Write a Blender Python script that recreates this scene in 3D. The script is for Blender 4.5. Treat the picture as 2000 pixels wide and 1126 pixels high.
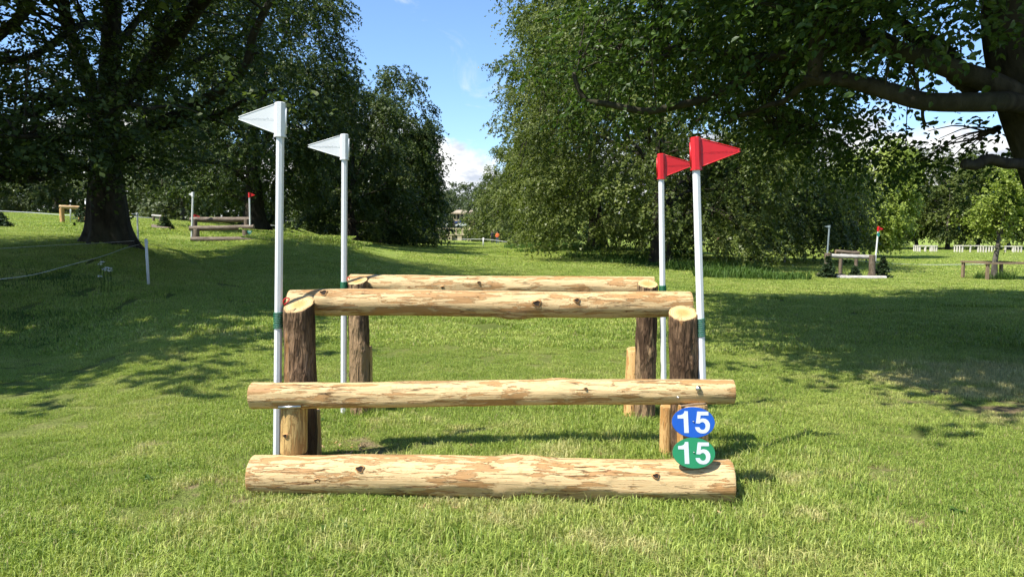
import bpy, math, random
import numpy as np
from mathutils import Vector

for o in list(bpy.data.objects):
    bpy.data.objects.remove(o)
SC = bpy.context.scene
COL = SC.collection
rad = math.radians

# ------------------------------------------------------------------ camera, sky, sun, exposure
CAM_H, FPX, PITCH = 1.65, 1444.0, math.atan(103 / 1444.0)
cam_d = bpy.data.cameras.new('camera')
cam_d.sensor_width = 36.0
cam_d.lens = 36.0 * FPX / 2000.0
cam_d.clip_start, cam_d.clip_end = 0.05, 6000.0
cam = bpy.data.objects.new('camera', cam_d)
cam.location = (0, 0, CAM_H)
cam.rotation_euler = (rad(90) - PITCH, 0, 0)
COL.objects.link(cam)
SC.camera = cam

SUN_EL = rad(57)
SUN_TRAVEL = Vector((0.83, 0.56, 0)).normalized()          # where shadows run on the ground
to_sun = Vector((-SUN_TRAVEL.x * math.cos(SUN_EL), -SUN_TRAVEL.y * math.cos(SUN_EL), math.sin(SUN_EL)))
sun_d = bpy.data.lights.new('sun', 'SUN')
sun_d.energy, sun_d.angle, sun_d.color = 5.0, rad(0.53), (1.0, 0.955, 0.87)
sun = bpy.data.objects.new('sun', sun_d)
sun.rotation_euler = (-to_sun).to_track_quat('-Z', 'Y').to_euler()
sun.location = to_sun * 60
COL.objects.link(sun)

SC.view_settings.view_transform = 'Standard'
SC.view_settings.look = 'None'
SC.view_settings.gamma = 1.0
SC.view_settings.use_curve_mapping = False
SC.view_settings.exposure = 0.86
SC.render.film_transparent = False
SC.cycles.use_denoising = True
SC.cycles.use_adaptive_sampling = True
SC.cycles.adaptive_threshold = 0.02
SC.cycles.max_bounces = 4
SC.cycles.diffuse_bounces = 2
SC.cycles.glossy_bounces = 2
SC.cycles.transmission_bounces = 2
SC.cycles.transparent_max_bounces = 6
SC.cycles.caustics_reflective = False
SC.cycles.caustics_refractive = False

world = bpy.data.worlds.new('World')
SC.world = world
world.use_nodes = True


# ------------------------------------------------------------------ node helper
class NT:
    def __init__(self, tree):
        self.t = tree
        tree.nodes.clear()

    def n(self, typ, props=None, **ins):
        nd = self.t.nodes.new(typ)
        for k, v in (props or {}).items():
            setattr(nd, k, v)
        for k, v in ins.items():
            key = int(k[1:]) if k[0] == 'i' and k[1:].isdigit() else k.replace('_', ' ')
            self.put(nd, key, v)
        return nd

    def put(self, nd, key, v):
        s = nd.inputs[key]
        if isinstance(v, bpy.types.NodeSocket):
            self.t.links.new(v, s)
        elif isinstance(v, bpy.types.Node):
            self.t.links.new(v.outputs[0], s)
        else:
            if isinstance(v, (tuple, list)) and len(v) == 3 and len(s.default_value) == 4:
                v = (*v, 1.0)
            s.default_value = v

    def math(self, op, a, b=0.0, c=None, clamp=False):
        nd = self.n('ShaderNodeMath', {'operation': op, 'use_clamp': clamp}, i0=a, i1=b)
        if c is not None:
            self.put(nd, 2, c)
        return nd.outputs[0]

    def mix(self, f, a, b, blend='MIX'):
        nd = self.n('ShaderNodeMix', {'data_type': 'RGBA', 'blend_type': blend})
        self.put(nd, 0, f)
        self.put(nd, 6, a)
        self.put(nd, 7, b)
        return nd.outputs[2]

    def noise(self, vec, scale, detail=3.0, rough=0.55, dist=0.0):
        return self.n('ShaderNodeTexNoise', None, Vector=vec, Scale=scale, Detail=detail, Roughness=rough, Distortion=dist).outputs[0]

    def map(self, vec, scale=(1, 1, 1), loc=(0, 0, 0)):
        return self.n('ShaderNodeMapping', None, Vector=vec, Scale=scale, Location=loc).outputs[0]

    def ramp(self, f, lo, hi, a=0.0, b=1.0):
        return self.n('ShaderNodeMapRange', {'interpolation_type': 'SMOOTHSTEP'}, Value=f, i1=lo, i2=hi, i3=a, i4=b).outputs[0]

    def cramp(self, f, stops):
        nd = self.n('ShaderNodeValToRGB')
        self.put(nd, 0, f)
        cr = nd.color_ramp
        while len(cr.elements) < len(stops):
            cr.elements.new(0.5)
        for e, (p, c) in zip(cr.elements, stops):
            e.position, e.color = p, (*c, 1)
        return nd.outputs[0]

    def bump(self, h, strength=0.4, dist=0.01):
        return self.n('ShaderNodeBump', None, Strength=strength, Distance=dist, Height=h).outputs[0]

    def out(self, shader, node='ShaderNodeOutputMaterial'):
        self.n(node, None, Surface=shader)


def new_mat(name):
    m = bpy.data.materials.new(name)
    m.use_nodes = True
    return m, NT(m.node_tree)


def simple(name, col, rough=0.6, var=0.12, scale=8.0, spec=0.4, bump=0.0, metal=0.0):
    m, t = new_mat(name)
    p = t.n('ShaderNodeTexCoord').outputs['Object']
    f = t.noise(p, scale, 4.0)
    c = t.mix(f, tuple(x * (1 - var * 1.6) for x in col), tuple(min(1, x * (1 + var)) for x in col))
    b = t.n('ShaderNodeBsdfPrincipled', None, Base_Color=c, Roughness=rough, Metallic=metal)
    b.inputs['Specular IOR Level'].default_value = spec
    if bump:
        t.put(b, 'Normal', t.bump(t.noise(p, scale * 4, 5.0), bump, 0.01))
    t.out(b)
    return m


# ------------------------------------------------------------------ sky with fair-weather clouds low over the horizon
w = NT(world.node_tree)
sky = w.n('ShaderNodeTexSky', {'sky_type': 'NISHITA', 'sun_disc': False, 'sun_elevation': SUN_EL,
                               'sun_rotation': math.atan2(to_sun.x, to_sun.y), 'altitude': 60.0,
                               'air_density': 1.0, 'dust_density': 0.35, 'ozone_density': 2.2})
gen = w.n('ShaderNodeTexCoord').outputs['Generated']
sep = w.n('ShaderNodeSeparateXYZ', None, Vector=gen)
elev = sep.outputs[2]
big = w.noise(w.map(gen, (7.0, 7.0, 11.0), (3.1, 0.4, 1.7)), 1.0, 6.0, 0.52, 0.25)
edge = w.ramp(elev, 0.02, 0.30, 0.30, -0.50)
cum = w.ramp(w.math('ADD', big, edge), 0.49, 0.57)
wvec = w.map(w.n('ShaderNodeVectorMath', {'operation': 'DIVIDE'}, i0=gen,
                 i1=w.n('ShaderNodeCombineXYZ', None, X=w.math('ADD', elev, 0.12), Y=w.math('ADD', elev, 0.12), Z=1.0)).outputs[0],
             (2.6, 0.9, 0.3), (0.6, 2.3, 0.0))
wis = w.ramp(w.noise(wvec, 1.6, 7.0, 0.6, 0.8), 0.57, 0.80, 0.0, 0.65)
fine = w.noise(w.map(gen, (16, 16, 34), (1.3, 2.2, 0.1)), 1.0, 5.0, 0.6, 0.3)
ccol = w.cramp(w.ramp(fine, 0.34, 0.60), [(0.0, (0.38, 0.42, 0.49)), (1.0, (0.70, 0.70, 0.69))])
skyc = w.mix(1.0, sky.outputs[0], (0.096, 0.112, 0.132), 'MULTIPLY')
col_w = w.mix(wis, skyc, (0.56, 0.60, 0.65))
col_c = w.mix(cum, col_w, ccol)
bgn = w.n('ShaderNodeBackground', None, Color=col_c, Strength=1.0)
w.out(bgn, 'ShaderNodeOutputWorld')


# ------------------------------------------------------------------ where things stand
def ray(px, py):
    c, s = math.cos(PITCH), math.sin(PITCH)
    a, b = (px - 1000) / FPX, (563 - py) / FPX
    return np.array([a, c + b * s, -s + b * c])


def at(px, py, Y):
    v = ray(px, py)
    return np.array([0, 0, CAM_H]) + v * (Y / v[1])


def hit(px, py, z):
    v = ray(px, py)
    return np.array([0, 0, CAM_H]) + v * ((z - CAM_H) / v[2])


def uv(x, y):
    y = np.clip(y, 2.0, 1500.0)
    return np.stack([np.clip(x / y, -2.2, 2.2) * 2.2, np.log(y)], -1)


ctrl = []
for xx in (-4, -2, 0, 2, 4):
    for yy in (2.2, 4, 6, 8):
        ctrl.append((xx, yy, 0.0))
ctrl += [(-9, 4, .02), (9, 4, 0), (-6, 7, .02), (6, 7, 0), (9, 10, 0), (12, 14, 0), (-5, 10, .06), (0, 14, .02), (6, 14, 0), (3, 20, .05), (16, 24, 0)]
for q in [(0, 640, 13), (-150, 560, 14), (150, 560, 16), (100, 500, 20), (0, 522, 17), (212, 476, 23), (0, 475, 24), (-200, 470, 24), (0, 425, 50),
          (130, 435, 45), (300, 447, 40), (375, 472, 35), (495, 468, 35), (400, 520, 24), (400, 560, 18), (500, 600, 15), (560, 480, 30),
          (600, 461, 34), (650, 470, 36), (690, 487, 36), (740, 500, 36), (620, 520, 24), (735, 468, 95), (944, 482, 80), (965, 474, 105),
          (850, 470, 105), (900, 500, 45), (900, 530, 30), (1000, 500, 50), (1130, 482, 62), (1290, 516, 40), (1100, 520, 35), (1670, 545, 30),
          (1805, 492, 75), (1945, 546, 30), (1980, 494, 75), (2200, 494, 75), (1500, 500, 60), (1400, 485, 95), (1540, 520, 40), (880, 469, 160),
          (890, 443, 262), (700, 440, 262), (1100, 440, 262), (500, 430, 120), (0, 415, 120), (-300, 420, 60)]:
    p = at(*q)
    ctrl.append(tuple(p))
for a in (-1.4, -.5, 0, .5, 1.4):
    ctrl.append((a * 420, 420, 14 if abs(a) < .2 else 8))
    ctrl.append((a * 1500, 1500, 8))
ctrl += [(150 * 1.2, 150, 0), (160 * .4, 160, 1.0)]
ctrl = np.array(ctrl, float)
_P = uv(ctrl[:, 0], ctrl[:, 1])


def _tps(r2):
    return np.where(r2 > 1e-12, r2 * np.log(np.maximum(r2, 1e-12)), 0.0) * 0.5


_K = _tps(((_P[:, None] - _P[None]) ** 2).sum(-1)) + 0.004 * np.eye(len(_P))
_Q = np.hstack([np.ones((len(_P), 1)), _P])
_A = np.vstack([np.hstack([_K, _Q]), np.hstack([_Q.T, np.zeros((3, 3))])])
_W = np.linalg.solve(_A, np.concatenate([ctrl[:, 2], np.zeros(3)]))


def H(x, y):
    x, y = np.asarray(x, float), np.asarray(y, float)
    sh = np.broadcast(x, y).shape
    q = uv(np.broadcast_to(x, sh).ravel(), np.broadcast_to(y, sh).ravel())
    out = np.empty(len(q))
    for i in range(0, len(q), 20000):
        qq = q[i:i + 20000]
        out[i:i + 20000] = _tps(((qq[:, None] - _P[None]) ** 2).sum(-1)) @ _W[:-3] + _W[-3] + qq @ _W[-2:]
    return np.clip(out.reshape(sh), -0.8, 26)


def gnd(px, Y, dx=0.0):
    x = (px - 1000) / FPX * Y + dx
    return np.array([x, Y, float(H(x, Y))])


# ------------------------------------------------------------------ mesh helpers
def make_mesh(name, V, faces, mats=(), fm=None, smooth=True, attrs=None):
    """faces: list of index arrays, each (n, k)"""
    V = np.asarray(V, np.float32)
    me = bpy.data.meshes.new(name)
    faces = [np.asarray(f, np.int32) for f in faces if len(f)]
    me.vertices.add(len(V))
    me.vertices.foreach_set('co', V.ravel())
    if faces:
        tot = np.concatenate([np.full(len(f), f.shape[1], np.int32) for f in faces])
        idx = np.concatenate([f.ravel() for f in faces])
        me.loops.add(len(idx))
        me.loops.foreach_set('vertex_index', idx)
        me.polygons.add(len(tot))
        me.polygons.foreach_set('loop_start', np.concatenate([[0], np.cumsum(tot)[:-1]]).astype(np.int32))
        me.polygons.foreach_set('use_smooth', np.full(len(tot), bool(smooth)))
    for m in mats:
        me.materials.append(m)
    if fm is not None:
        me.polygons.foreach_set('material_index', np.asarray(fm, np.int32))
    for k, (typ, arr) in (attrs or {}).items():
        a = me.attributes.new(k, typ, 'POINT')
        a.data.foreach_set('vector' if typ == 'FLOAT_VECTOR' else 'value', np.asarray(arr).ravel())
    me.update(calc_edges=True)
    return me


def link(name, data, parent=None, loc=None):
    o = bpy.data.objects.new(name, data)
    COL.objects.link(o)
    if parent is not None:
        o.parent = parent
    if loc is not None:
        o.location = loc
    return o


def tag(o, label=None, cat=None, group=None, kind=None):
    for k, v in (('label', label), ('category', cat), ('group', group), ('kind', kind)):
        if v:
            o[k] = v
    return o


class Thing:
    """An Empty at the thing's base; parts are given in world coordinates."""

    def __init__(self, name, label, cat, loc, group=None):
        self.loc = np.array(loc, float)
        self.o = link(name, None, None, self.loc)
        tag(self.o, label, cat, group)

    def part(self, name, geo, mats, under=None, smooth=True, label=None, kind=None, attrs=None):
        V, F = geo[0], geo[1]
        fm = geo[2] if len(geo) > 2 else None
        at_ = attrs or (geo[3] if len(geo) > 3 else None)
        me = make_mesh(name, np.asarray(V) - self.loc, F, mats if isinstance(mats, (list, tuple)) else [mats], fm, smooth, at_)
        o = link(name, me, under or self.o)
        tag(o, label, None, None, kind)
        return o


def join(gs):
    V, F4, F3, n = [], [], [], 0
    for g in gs:
        V.append(np.asarray(g[0], float))
        for f in g[1]:
            f = np.asarray(f, int)
            if len(f):
                (F4 if f.shape[1] == 4 else F3).append(f + n)
        n += len(g[0])
    F = []
    if F4:
        F.append(np.concatenate(F4))
    if F3:
        F.append(np.concatenate(F3))
    return np.concatenate(V), F


def unit(v):
    v = np.asarray(v, float)
    return v / max(np.linalg.norm(v), 1e-9)


def sn(p, seed, freq=1.0, k=7):
    """smooth noise about -1..1: sum of random sinusoids"""
    r = np.random.default_rng(seed)
    d = r.normal(size=(k, p.shape[-1])) * freq
    ph = r.uniform(0, 6.28, k)
    return np.sin(p @ d.T + ph).sum(-1) / math.sqrt(k) / 1.1


def spline(pts, n):
    P = np.asarray(pts, float)
    if len(P) < 3:
        t = np.linspace(0, 1, n)[:, None]
        return P[0] * (1 - t) + P[-1] * t
    Q = np.vstack([2 * P[0] - P[1], P, 2 * P[-1] - P[-2]])
    s = np.linspace(0, len(P) - 1 - 1e-6, n)
    i = s.astype(int)
    t = (s - i)[:, None]
    a, b, c, d = Q[i], Q[i + 1], Q[i + 2], Q[i + 3]
    return .5 * (2 * b + (c - a) * t + (2 * a - 5 * b + 4 * c - d) * t ** 2 + (3 * b - a - 3 * c + d) * t ** 3)


def tube(path, radii, sides=8, seed=None, rough=0.0, cap=True):
    P = np.asarray(path, float)
    n = len(P)
    R = np.broadcast_to(np.asarray(radii, float), (n,))
    T = np.gradient(P, axis=0)
    T /= np.linalg.norm(T, axis=1)[:, None] + 1e-9
    ref = np.array([0, 0, 1.0]) if abs(T[0][2]) < .9 else np.array([1.0, 0, 0])
    u = unit(np.cross(T[0], ref))
    U = []
    for k in range(n):
        u = unit(u - T[k] * (u @ T[k]))
        U.append(u)
    U = np.array(U)
    W = np.cross(T, U)
    th = np.arange(sides) / sides * 2 * math.pi
    V = P[:, None] + R[:, None, None] * (np.cos(th)[None, :, None] * U[:, None] + np.sin(th)[None, :, None] * W[:, None])
    if rough:
        nz = sn(V.reshape(-1, 3), seed or 1, 1.6).reshape(n, sides)
        V = P[:, None] + (V - P[:, None]) * (1 + rough * nz)[..., None]
    V = V.reshape(-1, 3)
    i = np.arange(n - 1)[:, None] * sides
    j = np.arange(sides)[None]
    a, b = (i + j).ravel(), (i + (j + 1) % sides).ravel()
    F = [np.stack([a, b, b + sides, a + sides], 1)]
    if cap:
        V = np.vstack([V, P[0], P[-1]])
        k0, k1 = n * sides, n * sides + 1
        j = np.arange(sides)
        e = (n - 1) * sides
        F.append(np.vstack([np.stack([np.full(sides, k0), (j + 1) % sides, j], 1), np.stack([np.full(sides, k1), e + j, e + (j + 1) % sides], 1)]))
    return V, F


def box(c, s, rz=0.0, tilt=None):
    x, y, z = (np.array(s, float) / 2)
    V = np.array([[-x, -y, -z], [x, -y, -z], [x, y, -z], [-x, y, -z], [-x, -y, z], [x, -y, z], [x, y, z], [-x, y, z]])
    if tilt is not None:
        V = V @ np.array(tilt).T
    c_, s_ = math.cos(rz), math.sin(rz)
    V = V @ np.array([[c_, -s_, 0], [s_, c_, 0], [0, 0, 1]]).T + np.array(c, float)
    return V, [np.array([[3, 2, 1, 0], [4, 5, 6, 7], [0, 1, 5, 4], [1, 2, 6, 5], [2, 3, 7, 6], [3, 0, 4, 7]])]


def extrude(poly, depth, O, ax, ay, an):
    """polygon in the plane (ax, ay) through O, thickened along an"""
    n = len(poly)
    O, ax, ay, an = (np.asarray(v, float) for v in (O, ax, ay, an))
    B = np.array([O + ax * p[0] + ay * p[1] for p in poly])
    V = np.vstack([B, B + an * depth, B.mean(0)[None], (B + an * depth).mean(0)[None]])
    j = np.arange(n)
    k = (j + 1) % n
    F4 = np.stack([j, k, k + n, j + n], 1)
    F3 = np.vstack([np.stack([np.full(n, 2 * n), k, j], 1), np.stack([np.full(n, 2 * n + 1), j + n, k + n], 1)])
    return V, [F4, F3]


def text_geo(body, size, O, ax, ay, an, depth, bold=0.0, space=1.0):
    cu = bpy.data.curves.new('lettering', 'FONT')
    cu.body, cu.size, cu.align_x, cu.align_y, cu.extrude, cu.offset = body, size, 'CENTER', 'CENTER', depth, bold
    cu.resolution_u = 4
    cu.space_character = space
    to = bpy.data.objects.new('lettering', cu)
    COL.objects.link(to)
    me = bpy.data.meshes.new_from_object(to.evaluated_get(bpy.context.evaluated_depsgraph_get()))
    V = np.array([v.co for v in me.vertices])
    F3 = [p.vertices[:] for p in me.polygons if len(p.vertices) == 3]
    F4 = [p.vertices[:] for p in me.polygons if len(p.vertices) == 4]
    for p in me.polygons:
        if len(p.vertices) > 4:
            v = p.vertices[:]
            F3 += [(v[0], v[i], v[i + 1]) for i in range(1, len(v) - 1)]
    bpy.data.objects.remove(to)
    bpy.data.curves.remove(cu)
    bpy.data.meshes.remove(me)
    M = np.stack([np.asarray(ax, float), np.asarray(ay, float), np.asarray(an, float)])
    return V @ M + np.asarray(O, float), [np.array(f) for f in (F4, F3) if len(f)]


GLYPH = {'1': (.50, [(.25, 0), (.40, 0), (.40, .72), (.285, .72), (.27, .66), (.22, .615), (.14, .59), (.05, .585), (.05, .475), (.25, .475)]),
         '5': (.56, [(.13, .71), (.50, .71), (.50, .585), (.235, .585), (.215, .455), (.26, .48), (.32, .485), (.40, .47), (.47, .42), (.52, .34), (.53, .24), (.505, .13),
                     (.45, .05), (.37, 0), (.28, -.012), (.18, 0), (.10, .045), (.05, .11), (.03, .195), (.17, .195), (.195, .145), (.23, .115), (.28, .105), (.33, .12),
                     (.37, .165), (.385, .235), (.37, .30), (.33, .35), (.28, .365), (.23, .35), (.19, .315), (.065, .32)])}


def digits_geo(body, height, O, ax, ay, an, depth, gap=.085):
    from mathutils.geometry import tessellate_polygon
    k = height / .72
    wid = sum(GLYPH[c][0] for c in body) + gap * (len(body) - 1)
    x = -wid / 2
    gs = []
    for c in body:
        adv, poly = GLYPH[c]
        P = np.array([(np.array(O) + ax * (x + p[0]) * k + ay * (p[1] - .355) * k) for p in poly])
        n = len(P)
        tri = np.array(tessellate_polygon([[Vector((p[0], p[1], 0)) for p in poly]]))
        j = np.arange(n)
        q = (j + 1) % n
        gs.append((np.vstack([P, P + an * depth]), [np.stack([j, q, q + n, j + n], 1), tri + n]))
        x += adv + gap
    return join(gs)


# ------------------------------------------------------------------ materials
def attr(t, name, out='Vector'):
    return t.n('ShaderNodeAttribute', {'attribute_name': name}).outputs[out]


def peeled_mat(name, pale, tan, brown, amount=0.5):
    m, t = new_mat(name)
    p = attr(t, 'lc')
    q = t.map(p, (5.0, 42, 42))
    a = t.noise(q, 1.0, 7.0, 0.62, 0.6)
    big_ = t.noise(t.map(p, (2.6, 11, 11), (3, 1, 2)), 1.0, 3.0)
    patch = t.ramp(t.math('ADD', a, t.math('MULTIPLY', t.math('SUBTRACT', big_, 0.5), 0.75)), 0.60 - 0.12 * amount, 0.625 - 0.12 * amount)
    deep = t.ramp(t.noise(t.map(p, (5.0, 26, 26), (7, 4, 1)), 1.0, 5.0, 0.6, 0.5), 0.60, 0.68)
    grain = t.noise(t.map(p, (4, 120, 120)), 1.0, 5.0, 0.7)
    rings = t.math('ABSOLUTE', t.math('SUBTRACT', t.math('FRACT', t.math('MULTIPLY', t.noise(t.map(p, (4.5, 17, 17), (1, 5, 3)), 1.0, 2.0, 0.4, 0.3), 13.0)), 0.5))
    line = t.ramp(rings, 0.0, 0.12, 1.0, 0.0)
    c = t.mix(t.ramp(grain, 0.3, 0.75), pale, tuple(v * 0.72 for v in pale))
    c = t.mix(t.math('MULTIPLY', line, 0.5), c, tan)
    c = t.mix(t.math('MULTIPLY', patch, 0.80), c, t.mix(grain, tan, tuple(v * 0.7 for v in tan)))
    c = t.mix(t.math('MULTIPLY', deep, t.math('MULTIPLY', patch, 0.9)), c, brown)
    speck = t.ramp(t.n('ShaderNodeTexVoronoi', None, Vector=p, Scale=26.0).outputs[0], 0.035, 0.06, 1.0, 0.0)
    c = t.mix(t.math('MULTIPLY', speck, t.ramp(t.noise(p, 3.1), 0.52, 0.6)), c, (0.05, 0.03, 0.018))
    crk = t.math('ABSOLUTE', t.math('SUBTRACT', t.noise(t.map(p, (1.3, 30, 30), (5, 2, 8)), 1.0, 3.0, 0.5, 0.2), 0.5))
    crack = t.math('MULTIPLY', t.ramp(crk, 0.0, 0.012, 1.0, 0.0), t.ramp(t.noise(t.map(p, (2.2, 6, 6), (8, 1, 5)), 1.0, 2.0), 0.50, 0.58))
    c = t.mix(t.math('MULTIPLY', crack, 0.8), c, tuple(v * 0.35 for v in brown))
    h = t.math('SUBTRACT', t.math('ADD', t.math('MULTIPLY', patch, 0.5), t.math('ADD', t.math('MULTIPLY', grain, 0.35), t.math('MULTIPLY', a, 0.5))), crack)
    b = t.n('ShaderNodeBsdfPrincipled', None, Base_Color=c, Roughness=0.62, Normal=t.bump(h, 0.9, 0.008))
    b.inputs['Specular IOR Level'].default_value = 0.3
    t.out(b)
    return m


def bark_mat(name, dark, light, peel=0.0, peelcol=(0.45, 0.27, 0.12), scale=1.0):
    m, t = new_mat(name)
    p = attr(t, 'lc')
    q = t.map(p, (5 * scale, 26 * scale, 26 * scale))
    vor = t.n('ShaderNodeTexVoronoi', {'feature': 'DISTANCE_TO_EDGE'}, Vector=t.map(t.n('ShaderNodeVectorMath', {'operation': 'ADD'}, i0=q, i1=t.n('ShaderNodeTexNoise', None, Vector=q, Scale=1.4).outputs[1]).outputs[0]), Scale=1.0).outputs[0]
    n1 = t.noise(q, 1.0, 6.0, 0.65)
    n2 = t.noise(t.map(p, (1.5, 5, 5), (2, 2, 7)), 1.0, 3.0)
    c = t.mix(t.ramp(n1, 0.3, 0.7), dark, light)
    c = t.mix(t.ramp(n2, 0.35, 0.7), tuple(v * 0.55 for v in dark), c)
    crack = t.ramp(vor, 0.0, 0.12, 1.0, 0.0)
    c = t.mix(t.math('MULTIPLY', crack, 0.6), c, tuple(v * 0.3 for v in dark))
    if peel:
        pz = t.ramp(t.noise(t.map(p, (2.0, 9, 9), (9, 3, 4)), 1.0, 4.0, 0.55, 0.4), 0.70 - 0.25 * peel, 0.73 - 0.25 * peel)
        c = t.mix(pz, c, t.mix(n1, peelcol, tuple(v * 0.6 for v in peelcol)))
    h = t.math('ADD', t.math('MULTIPLY', vor, 1.2), n1)
    b = t.n('ShaderNodeBsdfPrincipled', None, Base_Color=c, Roughness=0.85, Normal=t.bump(h, 1.0, 0.026))
    b.inputs['Specular IOR Level'].default_value = 0.2
    t.out(b)
    return m


def cut_mat(name, pale, heart, ringc):
    m, t = new_mat(name)
    p = attr(t, 'lc')
    s = t.n('ShaderNodeSeparateXYZ', None, Vector=p)
    d = t.n('ShaderNodeVectorMath', {'operation': 'LENGTH'}, i0=t.n('ShaderNodeCombineXYZ', None, X=0.0, Y=s.outputs[1], Z=s.outputs[2])).outputs[1]
    d = t.math('ADD', d, t.math('MULTIPLY', t.noise(p, 14.0, 3.0), 0.022))
    rg = t.math('SINE', t.math('MULTIPLY', d, 480.0))
    c = t.mix(t.ramp(d, 0.03, 0.09), heart, pale)
    c = t.mix(t.ramp(rg, -0.2, 0.9, 0.0, 0.75), c, ringc)
    c = t.mix(t.ramp(t.noise(p, 40.0, 3.0), 0.55, 0.75, 0.0, 0.35), c, ringc)
    rc = t.n('ShaderNodeMath', {'operation': 'ARCTAN2'}, i0=s.outputs[1], i1=s.outputs[2]).outputs[0]
    ck = t.noise(t.n('ShaderNodeCombineXYZ', None, X=t.math('MULTIPLY', rc, 3.2), Y=t.math('MULTIPLY', d, 3.0), Z=s.outputs[0]), 1.0, 2.0)
    c = t.mix(t.math('MULTIPLY', t.ramp(t.math('ABSOLUTE', t.math('SUBTRACT', ck, 0.5)), 0.0, 0.02, 1.0, 0.0), 0.7), c, tuple(v * .3 for v in ringc))
    c = t.mix(t.ramp(d, 0.085, 0.112, 0.0, 0.55), c, tuple(v * .45 for v in ringc))
    b = t.n('ShaderNodeBsdfPrincipled', None, Base_Color=c, Roughness=0.7, Normal=t.bump(t.noise(t.map(p, (60, 200, 30)), 1.0), 0.3, 0.003))
    t.out(b)
    return m


def tree_bark(name, dark, light, scale=3.0):
    m, t = new_mat(name)
    p = t.n('ShaderNodeTexCoord').outputs['Object']
    q = t.map(p, (scale, scale, scale * 0.35))
    n1 = t.noise(q, 2.0, 7.0, 0.65, 0.4)
    n2 = t.noise(p, 0.7, 3.0)
    c = t.mix(t.ramp(n1, 0.3, 0.72), dark, light)
    c = t.mix(t.ramp(n2, 0.45, 0.75, 0.0, 0.55), c, (0.055, 0.06, 0.03))
    b = t.n('ShaderNodeBsdfPrincipled', None, Base_Color=c, Roughness=0.9, Normal=t.bump(n1, 0.8, 0.05))
    b.inputs['Specular IOR Level'].default_value = 0.15
    t.out(b)
    return m


def leaf_mat(name, dark, mid, light, trans=0.35, gloss=0.42):
    m, t = new_mat(name)
    r = attr(t, 'lr', 'Fac')
    c = t.cramp(r, [(0.0, dark), (0.55, mid), (1.0, light)])
    b = t.n('ShaderNodeBsdfPrincipled', None, Base_Color=c, Roughness=gloss)
    b.inputs['Specular IOR Level'].default_value = 0.22
    tr = t.n('ShaderNodeBsdfTranslucent', None, Color=t.mix(1.0, c, (1.2, 1.32, 0.6), 'MULTIPLY'))
    t.out(t.n('ShaderNodeMixShader', None, i0=trans, i1=b, i2=tr))
    return m


# scuffed bare spots in the turf: (x, y, radius)
WORN = [(*hit(px, py, 0)[:2], r) for px, py, r in ((690, 872, .26), (1425, 945, .16), (1820, 1022, .15), (440, 985, .20), (1500, 900, .12), (760, 1030, .10), (1700, 905, .13), (1800, 762, .22), (1960, 806, .28), (1660, 722, .14), (1290, 845, .15), (330, 1000, .10))]


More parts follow.
